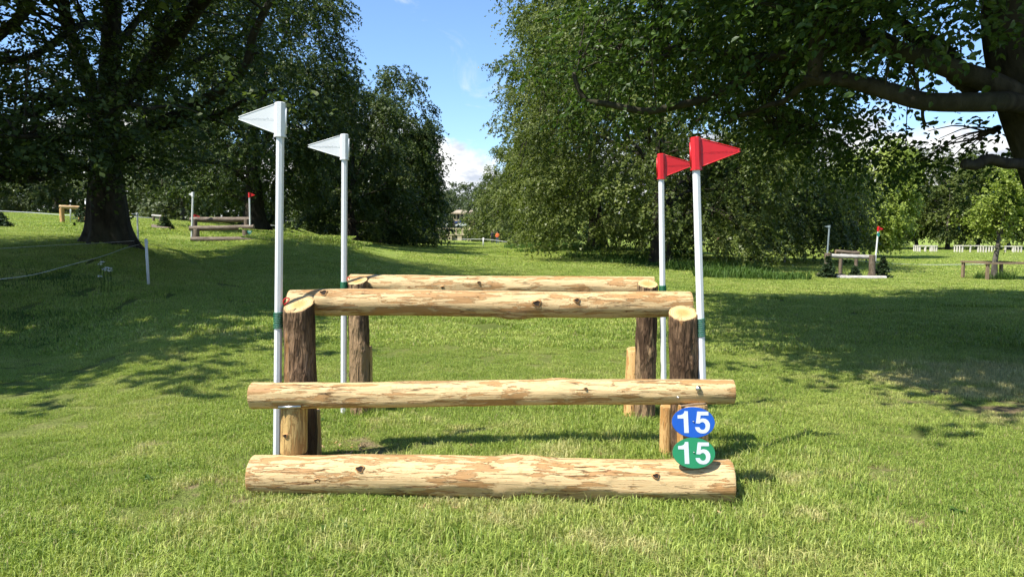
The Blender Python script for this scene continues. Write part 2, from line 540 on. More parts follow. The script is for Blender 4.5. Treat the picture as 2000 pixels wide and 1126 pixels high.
def grass_mat(name, ground=False):
    m, t = new_mat(name)
    p = t.n('ShaderNodeNewGeometry').outputs['Position']
    big_ = t.noise(p, 0.32, 3.0, 0.6)
    med = t.noise(p, 1.5, 4.0, 0.6)
    sm = t.noise(p, 7.0, 4.0, 0.65)
    c = t.cramp(t.math('ADD', t.math('MULTIPLY', big_, 0.55), t.math('MULTIPLY', med, 0.45)),
                [(0.30, (0.170, 0.268, 0.038)), (0.5, (0.305, 0.388, 0.080)), (0.72, (0.450, 0.485, 0.150))])
    # worn, strawy turf: patches of their own, thicker round the fence where horses and builders tread
    s = t.n('ShaderNodeSeparateXYZ', None, Vector=p)
    dx = t.math('DIVIDE', s.outputs[0], 3.4)
    dy = t.math('DIVIDE', t.math('SUBTRACT', s.outputs[1], 4.6), 2.6)
    near = t.ramp(t.math('SQRT', t.math('ADD', t.math('MULTIPLY', dx, dx), t.math('MULTIPLY', dy, dy))), 0.2, 1.3, 0.10, 0.0)
    ex = t.math('SUBTRACT', s.outputs[0], 5.6)
    ey = t.math('SUBTRACT', s.outputs[1], 7.8)
    tree = t.ramp(t.math('SQRT', t.math('ADD', t.math('MULTIPLY', ex, ex), t.math('MULTIPLY', ey, ey))), 0.6, 2.6, 0.22, 0.0)
    straw = t.ramp(t.math('ADD', t.math('ADD', t.math('MULTIPLY', med, 0.6), t.math('MULTIPLY', sm, 0.4)), t.math('ADD', near, tree)), 0.56, 0.76)
    c = t.mix(t.math('MULTIPLY', straw, 0.75), c, (0.56, 0.49, 0.26))
    if ground:
        thatch = t.mix(t.ramp(sm, 0.35, 0.65), (0.030, 0.036, 0.011), (0.085, 0.070, 0.032))
        far = t.ramp(s.outputs[1], 16.0, 55.0)
        c2 = t.mix(t.ramp(t.noise(p, 2.6, 6.0, 0.7), 0.3, 0.72), t.mix(1.0, c, (0.62, 0.66, 0.6), 'MULTIPLY'), c)
        c = t.mix(far, t.mix(0.35, thatch, c), c2)
        soil = t.math('MULTIPLY', straw, t.ramp(sm, 0.45, 0.62))
        for (wx, wy, wr) in WORN:
            dd = t.math('SQRT', t.math('ADD', t.math('POWER', t.math('SUBTRACT', s.outputs[0], wx), 2.0), t.math('POWER', t.math('SUBTRACT', s.outputs[1], wy), 2.0)))
            soil = t.math('MAXIMUM', soil, t.ramp(t.math('ADD', dd, t.math('MULTIPLY', t.math('SUBTRACT', sm, .5), wr * 1.6)), wr * .5, wr * 1.1, 1.0, 0.0))
        c = t.mix(t.math('MULTIPLY', soil, 0.85), c, t.mix(t.noise(p, 30.0, 3.0), (0.10, 0.065, 0.04), (0.30, 0.22, 0.13)))
        h = t.math('ADD', t.noise(p, 9.0, 6.0, 0.7), t.noise(p, 40.0, 3.0))
        b = t.n('ShaderNodeBsdfPrincipled', None, Base_Color=c, Roughness=0.95, Normal=t.bump(h, 0.8, 0.06))
        b.inputs['Specular IOR Level'].default_value = 0.1
        t.out(b)
        return m
    r = attr(t, 'lr', 'Fac')
    c = t.mix(t.ramp(r, 0.0, 1.0), t.mix(1.0, c, (0.55, 0.62, 0.5), 'MULTIPLY'), t.mix(1.0, c, (1.55, 1.42, 1.45), 'MULTIPLY'))
    c = t.mix(t.ramp(r, 0.90, 0.95), c, (0.40, 0.34, 0.16))
    b = t.n('ShaderNodeBsdfPrincipled', None, Base_Color=c, Roughness=0.5)
    b.inputs['Specular IOR Level'].default_value = 0.4
    tr = t.n('ShaderNodeBsdfTranslucent', None, Color=t.mix(1.0, c, (1.2, 1.3, 0.6), 'MULTIPLY'))
    t.out(t.n('ShaderNodeMixShader', None, i0=0.3, i1=b, i2=tr))
    return m


M = {}
M['peeled'] = peeled_mat('peeled_spruce', (0.64, 0.455, 0.225), (0.41, 0.205, 0.068), (0.20, 0.082, 0.028), 0.58)
M['peeled_dark'] = peeled_mat('peeled_stump', (0.56, 0.37, 0.14), (0.36, 0.19, 0.06), (0.16, 0.08, 0.03), 0.6)
M['peeled_gold'] = peeled_mat('peeled_stake', (0.70, 0.43, 0.17), (0.50, 0.24, 0.07), (0.26, 0.11, 0.04), 0.5)
M['weathered'] = peeled_mat('weathered_rail', (0.20, 0.155, 0.11), (0.12, 0.085, 0.058), (0.06, 0.042, 0.03), 0.6)
M['silver'] = peeled_mat('silvered_birch_rail', (0.56, 0.53, 0.48), (0.34, 0.30, 0.25), (0.12, 0.10, 0.08), 0.4)
M['bark'] = bark_mat('post_bark', (0.125, 0.072, 0.038), (0.36, 0.225, 0.125), 0.4, (0.38, 0.20, 0.085))
M['bark_worn'] = bark_mat('post_bark_worn', (0.115, 0.066, 0.036), (0.32, 0.205, 0.115), 0.8, (0.36, 0.235, 0.125))
M['cut'] = cut_mat('fresh_cut_end', (0.66, 0.47, 0.22), (0.52, 0.27, 0.08), (0.44, 0.25, 0.09))
M['cut_old'] = cut_mat('old_cut_end', (0.36, 0.27, 0.17), (0.26, 0.17, 0.09), (0.2, 0.13, 0.08))
M['beech_bark'] = tree_bark('beech_bark', (0.020, 0.017, 0.012), (0.062, 0.054, 0.038))
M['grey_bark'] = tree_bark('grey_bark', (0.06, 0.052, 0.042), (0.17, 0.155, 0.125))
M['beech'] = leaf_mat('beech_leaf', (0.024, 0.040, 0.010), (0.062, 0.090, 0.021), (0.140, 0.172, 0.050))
M['beech_lit'] = leaf_mat('beech_leaf_sunlit', (0.046, 0.068, 0.014), (0.112, 0.142, 0.031), (0.225, 0.252, 0.074))  # beech leaf lightened, sunlight put into the colour
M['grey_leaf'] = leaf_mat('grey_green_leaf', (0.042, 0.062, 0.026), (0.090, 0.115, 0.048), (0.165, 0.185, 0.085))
M['lime_leaf'] = leaf_mat('yellow_green_leaf', (0.12, 0.165, 0.026), (0.25, 0.315, 0.055), (0.40, 0.45, 0.12))
M['near_leaf'] = leaf_mat('near_beech_leaf', (0.022, 0.044, 0.010), (0.055, 0.098, 0.021), (0.130, 0.185, 0.048), 0.38, 0.35)
M['fir'] = leaf_mat('fir_needle', (0.018, 0.034, 0.014), (0.035, 0.062, 0.024), (0.075, 0.11, 0.04), 0.12, 0.5)
M['weed'] = leaf_mat('weed_leaf', (0.04, 0.09, 0.015), (0.075, 0.14, 0.025), (0.13, 0.20, 0.05), 0.3, 0.5)
M['grass'] = grass_mat('grass_blade')
M['ground'] = grass_mat('turf', True)
M['white'] = simple('white_plastic', (0.68, 0.69, 0.68), 0.38, 0.05, 5, 0.5)
M['white_dull'] = simple('white_post_paint', (0.70, 0.71, 0.70), 0.5, 0.1, 6, 0.4)
M['red'] = simple('red_plastic', (0.56, 0.012, 0.016), 0.4, 0.10, 9, 0.5)
M['blue'] = simple('blue_disc', (0.008, 0.075, 0.36), 0.35, 0.08, 9, 0.5)
M['green'] = simple('green_disc', (0.016, 0.195, 0.072), 0.35, 0.08, 9, 0.5)
M['digit'] = simple('disc_digit', (0.48, 0.53, 0.57), 0.5, 0.05, 20)
M['cord'] = simple('green_cord', (0.012, 0.13, 0.055), 0.55, 0.2, 60)
M['redcord'] = simple('red_cord', (0.6, 0.02, 0.03), 0.55, 0.2, 60)
M['steel'] = simple('galvanised_steel', (0.55, 0.55, 0.54), 0.35, 0.15, 40, 0.5, 0, 1.0)
M['twig'] = simple('twig', (0.22, 0.15, 0.09), 0.8, 0.3, 60)
M['hole'] = simple('knot_hole', (0.03, 0.018, 0.01), 0.95, 0.4, 50)
M['knot'] = simple('knot_wood', (0.48, 0.25, 0.09), 0.7, 0.35, 60)
M['rope'] = simple('white_rope', (0.66, 0.68, 0.66), 0.6, 0.15, 30)
M['stone'] = simple('sandstone', (0.50, 0.40, 0.27), 0.85, 0.25, 2.5, 0.2, 0.3)
M['stone_dark'] = simple('weathered_stone', (0.27, 0.23, 0.18), 0.9, 0.3, 2.5, 0.2, 0.3)
M['dark'] = simple('hedge_core', (0.03, 0.03, 0.03), 0.6, 0.2, 3)
M['glass'] = simple('window_glass', (0.03, 0.035, 0.045), 0.12, 0.1, 2, 0.5)
M['car_blue'] = simple('blue_car_paint', (0.02, 0.05, 0.22), 0.25, 0.05, 2, 0.6)
M['car_white'] = simple('white_car_paint', (0.75, 0.75, 0.75), 0.25, 0.05, 2, 0.6)
M['rubber'] = simple('tyre_rubber', (0.03, 0.03, 0.03), 0.8)
M['roof'] = simple('stone_roof', (0.36, 0.30, 0.22), 0.85, 0.25, 3)
M['iron'] = simple('lamp_iron', (0.08, 0.085, 0.09), 0.5)
M['lamp_glass'] = simple('lamp_glass', (0.75, 0.76, 0.78), 0.3)
M['skin'] = simple('skin', (0.50, 0.30, 0.21), 0.6)
M['cloth_black'] = simple('black_jacket', (0.022, 0.023, 0.027), 0.8)
M['cloth_orange'] = simple('orange_top', (0.75, 0.16, 0.045), 0.8)
M['cloth_blue'] = simple('blue_jeans', (0.06, 0.09, 0.17), 0.85)
M['cloth_white'] = simple('white_shirt', (0.72, 0.72, 0.72), 0.8)
M['cloth_pink'] = simple('pink_top', (0.62, 0.22, 0.25), 0.8)
M['cloth_sky'] = simple('pale_blue_top', (0.30, 0.45, 0.62), 0.8)
M['cloth_tan'] = simple('beige_trousers', (0.42, 0.35, 0.26), 0.8)
M['hair'] = simple('hair', (0.05, 0.035, 0.025), 0.7)
M['petal'] = simple('white_petal', (0.72, 0.73, 0.68), 0.7)
M['pole_shaded'] = simple('shaded_white_paint', (0.22, 0.27, 0.28), 0.6)  # white darkened so the pole and flag look shaded
M['disc_teal'] = simple('teal_disc', (0.02, 0.22, 0.17), 0.4)

# ------------------------------------------------------------------ the ground: one sheet to the horizon
gx = np.concatenate([-np.geomspace(14, 2600, 60)[::-1], np.linspace(-13.6, 13.6, 110), np.geomspace(14, 2600, 60)])
gy = np.concatenate([-np.geomspace(2, 400, 14)[::-1], np.linspace(-1.5, 14, 90), np.geomspace(14.3, 3500, 120)])
GX, GY = np.meshgrid(gx, gy)


def HG(x, y):
    """ground height with the small lumps of the turf"""
    q = np.stack([x.ravel(), y.ravel()], 1)
    lump = sn(q, 5, 1.7) * 0.012 + sn(q, 6, 0.5) * 0.02
    fade = np.clip((np.hypot(q[:, 0], q[:, 1] - 5.5) - 2.2) / 3, 0.25, 1) * np.clip(60 / np.maximum(q[:, 1], 1), 0, 1)
    return H(x, y) + (lump * fade).reshape(x.shape)


GZ = HG(GX, GY)
nx = len(gx)
ii = (np.arange(len(gy) - 1)[:, None] * nx + np.arange(nx - 1)[None]).ravel()
gme = make_mesh('ground', np.stack([GX.ravel(), GY.ravel(), GZ.ravel()], 1), [np.stack([ii, ii + 1, ii + 1 + nx, ii + nx], 1)], [M['ground']])
tag(link('ground', gme), 'mown grass parkland rising to a bank beneath the big tree', 'ground', kind='structure')


# ------------------------------------------------------------------ logs and posts
def log_geo(P0, P1, r0, r1, seed, nl=120, nt=48, rough=0.02, facets=40, bend=0.01, knots=(), tilt0=(0, 0), tilt1=(0, 0), bark=False, flare=0.0):
    """knots: (fraction along, angle in degrees, radius, height). angle 0 = towards the camera, 90 = up (or left on a post)"""
    P0, P1 = np.asarray(P0, float), np.asarray(P1, float)
    L = np.linalg.norm(P1 - P0)
    a = (P1 - P0) / L
    e2 = np.array([0, 0, 1.0]) if abs(a[2]) < .7 else np.array([-1.0, 0, 0])
    e2 = unit(e2 - a * (a @ e2))
    e1 = np.cross(a, e2)
    rng = np.random.default_rng(seed)
    u = np.concatenate([[0, 0.006], np.linspace(0.02, L - 0.02, nl), [L - 0.006, L]])
    th = np.arange(nt) / nt * 2 * math.pi
    U, T = np.meshgrid(u, th, indexing='ij')
    R = r0 + (r1 - r0) * U / L
    R = R * (1 + flare * np.exp(-U / 0.12))
    c3 = np.stack([U * 1.2, np.cos(T) * 2.2, np.sin(T) * 2.2], -1).reshape(-1, 3)
    R = R * (1 + rough * sn(c3, seed, 1.0).reshape(R.shape) + rough * 0.5 * sn(c3 * [4, 1, 1], seed + 1, 1.3).reshape(R.shape))
    rm = (r0 + r1) / 2
    for _ in range(facets):
        t0, u0, ln = rng.uniform(0, 6.283), rng.uniform(0, L), rng.uniform(0.10, 0.42)
        d = rm * rng.uniform(0.93, 1.0)
        dt = (T - t0 + math.pi) % (2 * math.pi) - math.pi
        win = np.clip((np.abs(U - u0) - ln) / 0.05, 0, 1) * 0.10 * rm
        R = np.minimum(R, np.where(np.abs(dt) < 0.9, (d + win) / np.maximum(np.cos(dt), .3), 9))
    if bark:
        c4 = np.stack([U * 9, np.cos(T) * 8, np.sin(T) * 8], -1).reshape(-1, 3)
        R = R + 0.006 * np.abs(sn(c4 * [1, 1.6, 1.6], seed + 5, 1.0)).reshape(R.shape) + 0.0035 * sn(c4 * 2.2, seed + 6, 1.0).reshape(R.shape)
    for (f, ang, kr, kh) in knots:
        dt = (T - rad(ang) + math.pi) % (2 * math.pi) - math.pi
        q = np.sqrt(((U - f * L) / kr) ** 2 + (dt * rm / kr) ** 2)
        R = R + kh * np.exp(-q ** 2 * 0.8) - kh * 0.55 * np.exp(-(q / 0.32) ** 2)
    R[0] *= 0.975
    R[-1] *= 0.975
    by = bend * sn(U[:, :1].reshape(-1, 1) / L * 3.0, seed + 2, 1.0)
    bz = bend * sn(U[:, :1].reshape(-1, 1) / L * 3.0, seed + 3, 1.0)
    y, z = R * np.cos(T), R * np.sin(T)
    US = U + (tilt1[0] * y + tilt1[1] * z) * (U / L) ** 2 + (tilt0[0] * y + tilt0[1] * z) * (1 - U / L) ** 2
    V = P0 + US[..., None] * a + (y + by[:, None])[..., None] * e1 + (z + bz[:, None])[..., None] * e2
    lc = np.stack([U + seed * 3.1, y, z], -1).reshape(-1, 3)
    V = V.reshape(-1, 3)
    n = len(u)
    i = np.arange(n - 1)[:, None] * nt
    j = np.arange(nt)[None]
    A, B = (i + j).ravel(), (i + (j + 1) % nt).ravel()
    side = np.stack([A, B, B + nt, A + nt], 1)
    caps, cv, cl = [], [], []
    base = len(V)
    for k, row in ((0, 0), (1, n - 1)):
        ring = V[row * nt:(row + 1) * nt]
        cv += [ring, ring.mean(0)[None]]
        l = lc[row * nt:(row + 1) * nt].copy()
        cl += [l, np.array([[l[0, 0], 0, 0]])]
        jj = base + np.arange(nt)
        kk = base + (np.arange(nt) + 1) % nt
        cc = np.full(nt, base + nt)
        caps.append(np.stack([cc, kk, jj] if k == 0 else [cc, jj, kk], 1))
        base += nt + 1
    V = np.vstack([V] + cv)
    lc = np.vstack([lc] + cl)
    fm = np.concatenate([np.zeros(len(side), int), np.ones(2 * nt, int)])
    return V, [side, np.vstack(caps)], fm, {'lc': ('FLOAT_VECTOR', lc.astype(np.float32))}


def knot_geo(C, nrm, r, ring=1.5):
    """dark ragged hole with a brown collar, standing a few millimetres proud"""
    nrm = unit(nrm)
    e = unit(np.cross(nrm, [0.01, 0.02, 1]))
    f = np.cross(e, nrm)
    n = 14
    th = np.arange(n) / n * 6.283
    w = 1 + .18 * np.sin(3 * th + 1) + .1 * np.sin(5 * th)
    V, F = [], []
    for k, (rr, hh) in enumerate(((ring, -.010), (ring * .8, .008), (1.0, .010), (.75, .007))):
        V.append(C + (np.cos(th) * w * r * rr * 1.25)[:, None] * e + (np.sin(th) * w * r * rr)[:, None] * f + nrm * hh)
    V.append(np.array([C + nrm * 0.005]))
    j = np.arange(n)
    for k in range(3):
        F.append(np.stack([k * n + j, k * n + (j + 1) % n, (k + 1) * n + (j + 1) % n, (k + 1) * n + j], 1))
    F4 = np.vstack(F)
    F3 = np.stack([3 * n + j, 3 * n + (j + 1) % n, np.full(n, 4 * n)], 1)
    fm = np.concatenate([np.zeros(2 * n, int), np.ones(n, int), np.ones(n, int)])
    return np.vstack(V), [F4, F3], fm


def bolt_geo(C, nrm, r=0.011):
    nrm = unit(nrm)
    e = unit(np.cross(nrm, [0.01, 0.02, 1]))
    f = np.cross(e, nrm)
    th = np.arange(12) / 12 * 6.283
    V, F = [], []
    for rr, hh in ((1.6, -.004), (1.6, .002), (1.0, .003), (.9, .008), (.4, .011)):
        V.append(C + (np.cos(th) * r * rr)[:, None] * e + (np.sin(th) * r * rr)[:, None] * f + nrm * hh)
    j = np.arange(12)
    for k in range(4):
        F.append(np.stack([k * 12 + j, k * 12 + (j + 1) % 12, (k + 1) * 12 + (j + 1) % 12, (k + 1) * 12 + j], 1))
    return np.vstack(V + [np.array([C + nrm * .012])]), [np.vstack(F), np.stack([48 + j, 48 + (j + 1) % 12, np.full(12, 60)], 1)]


def coil_geo(c0, c1, r, turns, cr):
    n = turns * 12
    t = np.linspace(0, 1, n)
    a = unit(np.asarray(c1) - np.asarray(c0))
    e = unit(np.cross(a, [0.3, 1, 0]))
    f = np.cross(a, e)
    P = np.asarray(c0)[None] * (1 - t[:, None]) + np.asarray(c1)[None] * t[:, None] + r * (np.cos(t * turns * 6.283)[:, None] * e + np.sin(t * turns * 6.283)[:, None] * f)
    return tube(P, cr, 6)


# ------------------------------------------------------------------ the fence: front section
jump = Thing('log_jump', 'front section of the peeled log jump, three rails rising from the grass', 'horse jump', (0, 5.2, 0))
PE = [M['peeled'], M['cut']]
B0, B1 = hit(494, 919, 0.118), hit(1427, 936, 0.138)
base = jump.part('base_log', log_geo(B0, B1, 0.122, 0.142, 11, 190, 64, 0.040, 70, 0.020, ((0.245, 28, .035, .012), (0.585, 86, .10, .018), (0.93, 60, .06, .006), (0.40, -30, .05, .008))), PE)
R0, R1 = at(494, 766, 4.80), at(1432, 768, 4.62)
lower = jump.part('lower_rail', log_geo(R0, R1, 0.0935, 0.077, 21, 190, 56, 0.042, 70, 0.018, ((0.645, 80, .07, .012), (0.42, 10, .05, .006), (0.70, 30, .03, .006))), PE)
T0, T1 = at(568, 587, 5.46), at(1349, 595, 5.40)
top = jump.part('top_rail', log_geo(T0, T1, 0.097, 0.096, 31, 180, 56, 0.040, 60, 0.017, ((0.09, 35, .055, .020), (0.617, 5, .06, .013), (0.715, 18, .04, .012), (0.565, -80, .09, .022))), PE)


def axis_pt(P0, P1, f):
    return P0 + (P1 - P0) * f


def on_log(P0, P1, f, ang, r):
    a = unit(P1 - P0)
    e2 = unit(np.array([0, 0, 1.0]) - a * a[2])
    e1 = np.cross(a, e2)
    n = math.cos(rad(ang)) * e1 + math.sin(rad(ang)) * e2
    return axis_pt(P0, P1, f) + n * r, n


for par, (p0, p1, f, ang, r, kr) in ((base, (B0, B1, .245, 28, .138, .018)), (base, (B0, B1, .845, 24, .140, .014)), (base, (B0, B1, .155, -6, .121, .013)),
                                     (top, (T0, T1, .092, 35, .117, .019)), (top, (T0, T1, .617, 5, .106, .020)), (top, (T0, T1, .715, 18, .104, .014)),
                                     (lower, (R0, R1, .70, 30, .087, .007))):
    C, nn = on_log(p0, p1, f, ang, r)
    jump.part('knot', knot_geo(C, nn, kr), [M['knot'], M['hole']], under=par)

PL0, PL1 = at(587, 860, 5.27), at(582, 594, 5.23)
PL0 = PL1 + (PL0 - PL1) * ((PL1[2] + 0.12) / (PL1[2] - PL0[2]))
jump.part('post', log_geo(PL0, PL1, 0.112, 0.104, 41, 130, 56, 0.03, 6, 0.008, ((0.6, -40, .05, .012), (0.85, 40, .03, .010)), tilt1=(-0.42, -0.16), bark=True), [M['bark'], M['cut']])
PR0, PR1 = at(1337, 850, 5.20), at(1332, 611, 5.17)
PR0 = PR1 + (PR0 - PR1) * ((PR1[2] + 0.12) / (PR1[2] - PR0[2]))
jump.part('post', log_geo(PR0, PR1, 0.107, 0.096, 42, 130, 56, 0.03, 6, 0.008, ((0.55, 30, .05, .014), (0.72, -20, .04, .010)), tilt1=(-0.42, -0.02), bark=True), [M['bark'], M['cut']])


def stump(px, pybot, pytop, Y, r, seed, m, dz=0.0, tilt1=(0, 0)):
    a, b = at(px, pybot, Y), at(px, pytop, Y)
    a[2] += dz
    return log_geo(a, b, r, r * 0.97, seed, 60, 40, 0.02, 26, 0.003, (), tilt1=tilt1), m


g, m_ = stump(574, 882, 792, 4.80, 0.090, 51, [M['peeled_dark'], M['cut']])
sp = jump.part('short_post', g, m_)
jump.part('knot', knot_geo(at(558, 850, 4.722), np.array([-.25, -1, 0]), .011), [M['knot'], M['hole']], under=sp)
g, m_ = stump(1352, 892, 788, 4.60, 0.100, 52, [M['peeled_gold'], M['cut']])
jump.part('short_post', g, m_)
# split stakes that brace the main posts from behind
for (px, Y, r, topy, seed, mm) in ((609, 5.42, 0.062, 800, 61, 'peeled_dark'), (1303, 5.36, 0.050, 792, 62, 'peeled_gold')):
    b_ = at(px, topy, Y)
    a_ = np.array([b_[0], Y, -0.12])
    jump.part('brace', log_geo(a_, b_, r, r, seed, 60, 30, 0.03, 16, 0.003), [M[mm], M['cut']])
C = at(1357, 757, 4.62)
nn = unit(np.array([0.05, -1, 0.15]))
jump.part('bolt', bolt_geo(C + nn * (0.077), nn), M['steel'])
jump.part('bolt', bolt_geo(on_log(R0, R1, .885, -6, .080)[0], nn, 0.006), M['steel'])
sa, sb = at(544, 795, 4.71), at(588, 793, 4.71)
jump.part('strap', tube([sa, sb], 0.010, 8), M['steel'])
sa, sb = at(1330, 793, 4.54), at(1378, 788, 4.54)
jump.part('wedge_twig', tube(spline([sa, (sa + sb) / 2 + [0, 0, .004], sb], 8), 0.009, 7, 3, .2), M['twig'])

# ------------------------------------------------------------------ the fence: rear section
rear = Thing('log_jump', 'rear section of the peeled log jump, a single high rail on two bark posts', 'horse jump', (0, 6.7, 0))
T2, T3 = at(683, 552, 6.98), at(1277, 560, 6.70)
rr = rear.part('top_rail', log_geo(T2, T3, 0.100, 0.093, 71, 150, 48, 0.036, 50, 0.016, ((0.42, 10, .06, .010), (0.78, -10, .09, .008))), PE)
for f, ang, r, kr in ((.32, -12, .101, .009), (.44, 14, .106, .010)):
    C, nn = on_log(T2, T3, f, ang, r)
    rear.part('knot', knot_geo(C, nn, kr), [M['knot'], M['hole']], under=rr)
for (px, pyt, Yb, r, seed, mm, tl) in ((698, 548, 6.80, 0.086, 81, 'bark_worn', (-.34, -.1)), (1266, 554, 6.52, 0.084, 82, 'bark_worn', (-.36, 0))):
    b_ = at(px, pyt, Yb)
    a_ = np.array([b_[0] - (0.02 if px > 1000 else -0.02), Yb, -0.12])
    rear.part('post', log_geo(a_, b_, r * 1.06, r, seed, 110, 44, 0.03, 6, 0.006, ((0.55, -30, .05, .012),), tilt1=tl, bark=True), [M[mm], M['cut']])
for (px, pxb, pyt, Yb, r, seed, mm) in ((716, 717, 678, 6.93, 0.050, 83, 'peeled_dark'), (1237, 1234, 681, 6.66, 0.066, 84, 'peeled_gold')):
    b_ = at(px, pyt, Yb)
    a_ = np.array([(pxb - 1000) / FPX * Yb, Yb - 0.06, -0.12])
    rear.part('brace', log_geo(a_, b_, r * 1.15, r, seed, 60, 30, 0.03, 16, 0.003, tilt1=(-.25, -.1)), [M[mm], M['cut']])


# ------------------------------------------------------------------ flag poles
def flag_pole(label, top, bottom, w_px_h, tip, side, mat, bind=None, text=True, group='flag poles at the log jump', sleeve_w=1.35, pole_m=None):
    """top/bottom: world points of the pole axis; w_px_h: (pole radius, flag height, flag length); side -1 = flag flies to the left"""
    pr, fh, fl = w_px_h
    top, bottom = np.asarray(top, float), np.asarray(bottom, float)
    th = Thing('flag_pole', label, 'flag pole', bottom, group)
    a = unit(top - bottom)
    near = text
    sides = 8
    pole = th.part('pole', tube([bottom - a * 0.1, bottom + (top - bottom) * .5, top - a * .02], pr, sides), M['white'] if near else (pole_m or M['white_dull']), smooth=False)
    # moulded flag: socket over the pole, rib, pennant with rounded tip and raised edge
    ax = unit(np.array([1.0, 0, 0]) - a * a[0]) * side
    an = np.cross(a, ax)
    if an[1] > 0:
        an = -an
    b0 = top - a * fh
    s = pr * sleeve_w
    prof = [(b0 - a * 0.004 * (fh / .24), s * 1.12), (b0 + a * 0.010 * (fh / .24), s * 1.12), (b0 + a * 0.0105 * (fh / .24), s), (top - a * .004, s), (top, s * .8)]
    rings = []
    for (c, q) in prof:
        ph = (np.arange(8) + .5) / 8 * 6.283
        rings.append(c + (np.cos(ph) * q * 1.02)[:, None] * ax + (np.sin(ph) * q)[:, None] * an)
    V = np.vstack(rings + [top[None]])
    j = np.arange(8)
    F4 = np.vstack([np.stack([k * 8 + j, k * 8 + (j + 1) % 8, (k + 1) * 8 + (j + 1) % 8, (k + 1) * 8 + j], 1) for k in range(4)])
    F3 = np.stack([32 + j, 32 + (j + 1) % 8, np.full(8, 40)], 1)
    flag = th.part('flag_socket', (V, [F4, F3]), mat, smooth=False)
    tr = fh * 0.07
    up0, lo0 = fh * 0.46, -fh * 0.42
    ph = np.linspace(1.15, -1.15, 7)
    tipx, tipy = fl, tip * fh
    poly = [(s * .5, lo0), (s * .5, up0)] + [(tipx - tr + tr * math.cos(q), tipy + tr * math.sin(q)) for q in ph]
    O = b0 + a * fh * .5 - an * 0.006
    pn = th.part('pennant', extrude(poly, 0.012 * (fh / .24), O, ax, a, an), mat, smooth=False)
    if near:
        ed = [(s * .8, up0 - .001), poly[2], poly[3], poly[5], poly[7], poly[8], (s * .8, lo0 + .001)]
        P = np.array([O + an * 0.011 + ax * q[0] + a * q[1] for q in ed])
        th.part('rim', tube(spline(P, 26), 0.0035, 6), mat, under=pn)
        th.part('rib', tube([b0 + a * .02 - ax * s * 1.02 + an * s * .2, top - a * fh * .17 - ax * s * 1.02 + an * s * .2], s * .22, 6), mat, under=flag)
        tx = np.array([1.0, 0, 0])
        lx = unit(tx - a * a[0])
        LO = O + an * 0.0122 + ax * (fl * .52) + a * (tipy * .55)
        th.part('lettering', text_geo('www.sportsmark.co.uk', 0.030 * fh / .24, LO, lx, a, an, 0.0005, 0.0), mat, under=pn, smooth=False)
    if bind is not None:
        c0, c1 = bind
        th.part('binding', coil_geo(c0, c1, pr * 1.12, 9, pr * .16), M['cord'], under=pole)
    return th


def on_pole(b, t, z):
    return b + (t - b) * ((z - b[2]) / (t[2] - b[2]))


def main_pole(label, pt, pb, Yt, Yb, pr, fh, fl, tip, side, mat, bind):
    t_ = at(*pt, Yt)
    b_ = at(*pb, Yb)
    b_ = t_ + (b_ - t_) * (t_[2] / (t_[2] - b_[2]))
    bz = [at(pt[0], q, (Yt + Yb) / 2)[2] for q in bind]
    return flag_pole(label, t_, b_, (pr, fh, fl), tip, side, mat, (on_pole(b_, t_, bz[1]), on_pole(b_, t_, bz[0])))


f1 = main_pole('tall white flag on a white pole at the left front post', (548, 200), (541, 885), 5.24, 5.24, 0.0285, 0.237, 0.282, 0.0, -1, M['white'], (608, 640))
main_pole('shorter white flag on a white pole at the left rear post', (673, 262), (671, 800), 6.78, 6.78, 0.0275, 0.228, 0.318, 0.0, -1, M['white'], (550, 562))
main_pole('tall red flag on a white pole at the right front post', (1358, 268), (1376, 885), 5.20, 5.12, 0.0270, 0.226, 0.300, 0.04, 1, M['red'], (620, 656))
main_pole('shorter red flag on a white pole at the right rear post', (1291, 300), (1297, 800), 6.50, 6.50, 0.0255, 0.218, 0.275, 0.04, 1, M['red'], (557, 569))
# tail of red baling string between pole and post
P = [at(556, 596, 5.15), at(553, 588, 5.14), at(558, 582, 5.14), at(565, 583, 5.15), at(561, 590, 5.13), at(556, 594, 5.13)]
tag(link('string', make_mesh('string', *tube(spline(P, 24), 0.0045, 6), [M['redcord']])), 'small loop of red string between the tall white flag pole and its post', 'string')
P = [at(679, 548, 6.70), at(678, 543, 6.70), at(681, 541, 6.70), at(683, 545, 6.70)]
tag(link('string', make_mesh('string', *tube(spline(P, 16), 0.0045, 6), [M['redcord']])), 'tiny red string at the top of the left rear bark post', 'string')


